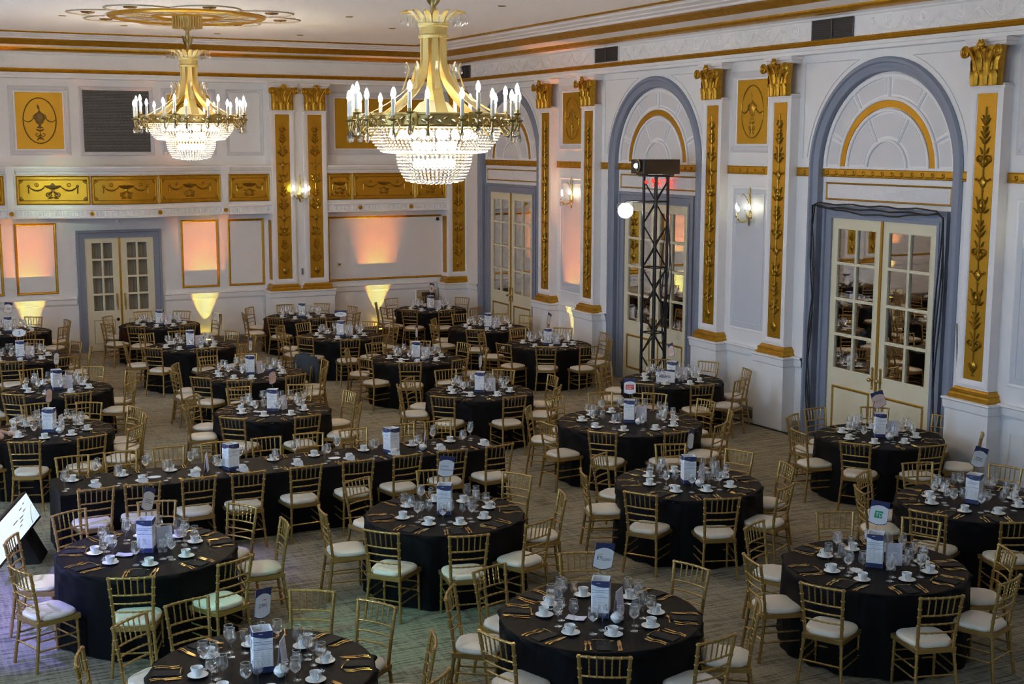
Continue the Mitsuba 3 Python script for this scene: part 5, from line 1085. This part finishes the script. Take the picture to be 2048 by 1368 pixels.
# ------------------------------------------------------------------ the seated person whose elbow shows at the left edge
import manifold3d as m3
def limb(pts, rad):
    out = None
    for (a, ra), (b, rb) in zip(zip(pts, rad), zip(pts[1:], rad[1:])):
        h = m3.Manifold.batch_hull([m3.Manifold.sphere(ra, 20).translate(list(map(float, a))), m3.Manifold.sphere(rb, 20).translate(list(map(float, b)))])
        out = h if out is None else out + h
    return out
def soft(man, el, it=6):
    m = man.refine_to_length(el).to_mesh(); t = trimesh.Trimesh(m.vert_properties[:, :3], m.tri_verts, process=True); trimesh.smoothing.filter_taubin(t, iterations=it); return np.array(t.vertices), np.array(t.faces)
def hand(w, d, n, s=1):
    """Palm from the wrist w along d, its back towards n, five bent fingers and a thumb at the side."""
    w, d, n = (np.asarray(q, float) for q in (w, d, n)); d /= np.linalg.norm(d); n -= d * (n @ d); n /= np.linalg.norm(n); c = np.cross(d, n) * s
    p = m3.Manifold.batch_hull([m3.Manifold.sphere(.015, 14).translate((w + d * a + c * b).tolist()) for a, b in ((.0, -.02), (.0, .02), (.085, -.034), (.085, .034))])
    for k, (b, l) in enumerate(((-.031, .062), (-.010, .078), (.011, .074), (.031, .058))):
        q0 = w + d * .08 + c * b; q1 = q0 + d * l * .5 - n * l * .10; q2 = q1 + d * l * .36 - n * l * .26; q3 = q2 + d * l * .2 - n * l * .30; p += limb([q0, q1, q2, q3], [.0095, .009, .008, .0072])
    t0 = w + d * .025 - c * .028; t1 = t0 + d * .03 - c * .028 - n * .01; t2 = t1 + d * .034 - c * .006 - n * .008; return p + limb([t0, t1, t2], [.012, .0105, .009])
E0 = np.array([.42, -.17, .815]); W0 = np.array([.24, -.09, 1.03]); E1 = np.array([.36, .25, .815]); W1 = np.array([.52, .06, .805])
torso = [(-.06, 0, .53), (-.02, 0, .68), (.03, 0, .84), (.05, 0, .95)]
body = limb(torso, [.135, .125, .135, .12]) + limb([(-.06, -.06, .53), (-.06, .06, .53)], [.125, .125]) + limb([(.05, -.17, .97), (.05, .17, .97)], [.062, .062])
body += limb([(.05, 0, .98), (.09, 0, 1.08)], [.058, .052])
head = m3.Manifold.sphere(1., 40).scale([.095, .076, .118]).translate([.135, 0, 1.185]) + limb([(.165, 0, 1.13), (.185, 0, 1.095)], [.052, .036]) + limb([(.222, 0, 1.185), (.247, 0, 1.150)], [.012, .016])
for s in (-1, 1): head += m3.Manifold.sphere(.022, 14).scale([.6, .35, 1.3]).translate([.125, s * .078, 1.175])
head += limb([(.215, -.022, 1.115), (.215, .022, 1.115)], [.009, .009])
body += head
body += limb([(.05, -.18, .97), E0, W0], [.052, .041, .027]) + limb([(.05, .18, .97), E1, W1], [.052, .041, .027]) + hand(W0, (-.02, .05, .10), (.9, -.3, .2)) + hand(W1, (.10, -.08, .0), (0, 0, 1), -1)
for s in (-1, 1): body += limb([(-.04, s * .09, .52), (.36, s * .10, .53), (.34, s * .10, .10), (.44, s * .10, .045)], [.085, .058, .038, .035])
PA = Tr(1.0, 18.25, 0)
pk = thing('person', 'seated person in dark clothes, bare elbow on the black table at the left edge', 'person')
add('body', soft(body, .02), 'skin', pk, True, A=PA)
shirt = limb(torso, [.147, .137, .147, .130]) + limb([(.05, -.17, .975), (.05, .17, .975)], [.072, .072]) + limb([(.05, -.18, .97), (.05 + .17, -.178, .90)], [.062, .058]) + limb([(.05, .18, .97), (.05 + .14, .208, .90)], [.062, .058])
add('shirt', soft(shirt, .025), 'jacket', pk, True, A=PA)
tr = limb([(-.07, -.07, .53), (-.07, .07, .53)], [.136, .136])
for s in (-1, 1): tr += limb([(-.04, s * .09, .52), (.36, s * .10, .53), (.34, s * .10, .14)], [.097, .070, .055])
add('trousers', soft(tr, .03), 'black', pk, True, A=PA)
for s in (-1, 1): add('shoe', soft(limb([(.33, s * .10, .05), (.47, s * .10, .04)], [.048, .04]).trim_by_plane([0, 0, 1.], .002), .02, 2), 'black', pk, True, A=PA)
hair = (m3.Manifold.sphere(1., 36).scale([.105, .087, .125]).translate([.125, 0, 1.195])) - m3.Manifold.cube([.3, .3, .3], True).translate([.30, 0, 1.10]) - m3.Manifold.cube([.5, .5, .2], True).translate([.1, 0, 1.03])
add('hair', soft(hair, .02, 3), 'black', pk, True, A=PA)
for s in (-1, 1): add('eye', ball(.011, 2, (.222, s * .031, 1.195)), 'china', pk, True, A=PA); add('iris', ball(.006, 1, (.230, s * .031, 1.195)), 'black', pk, True, A=PA)
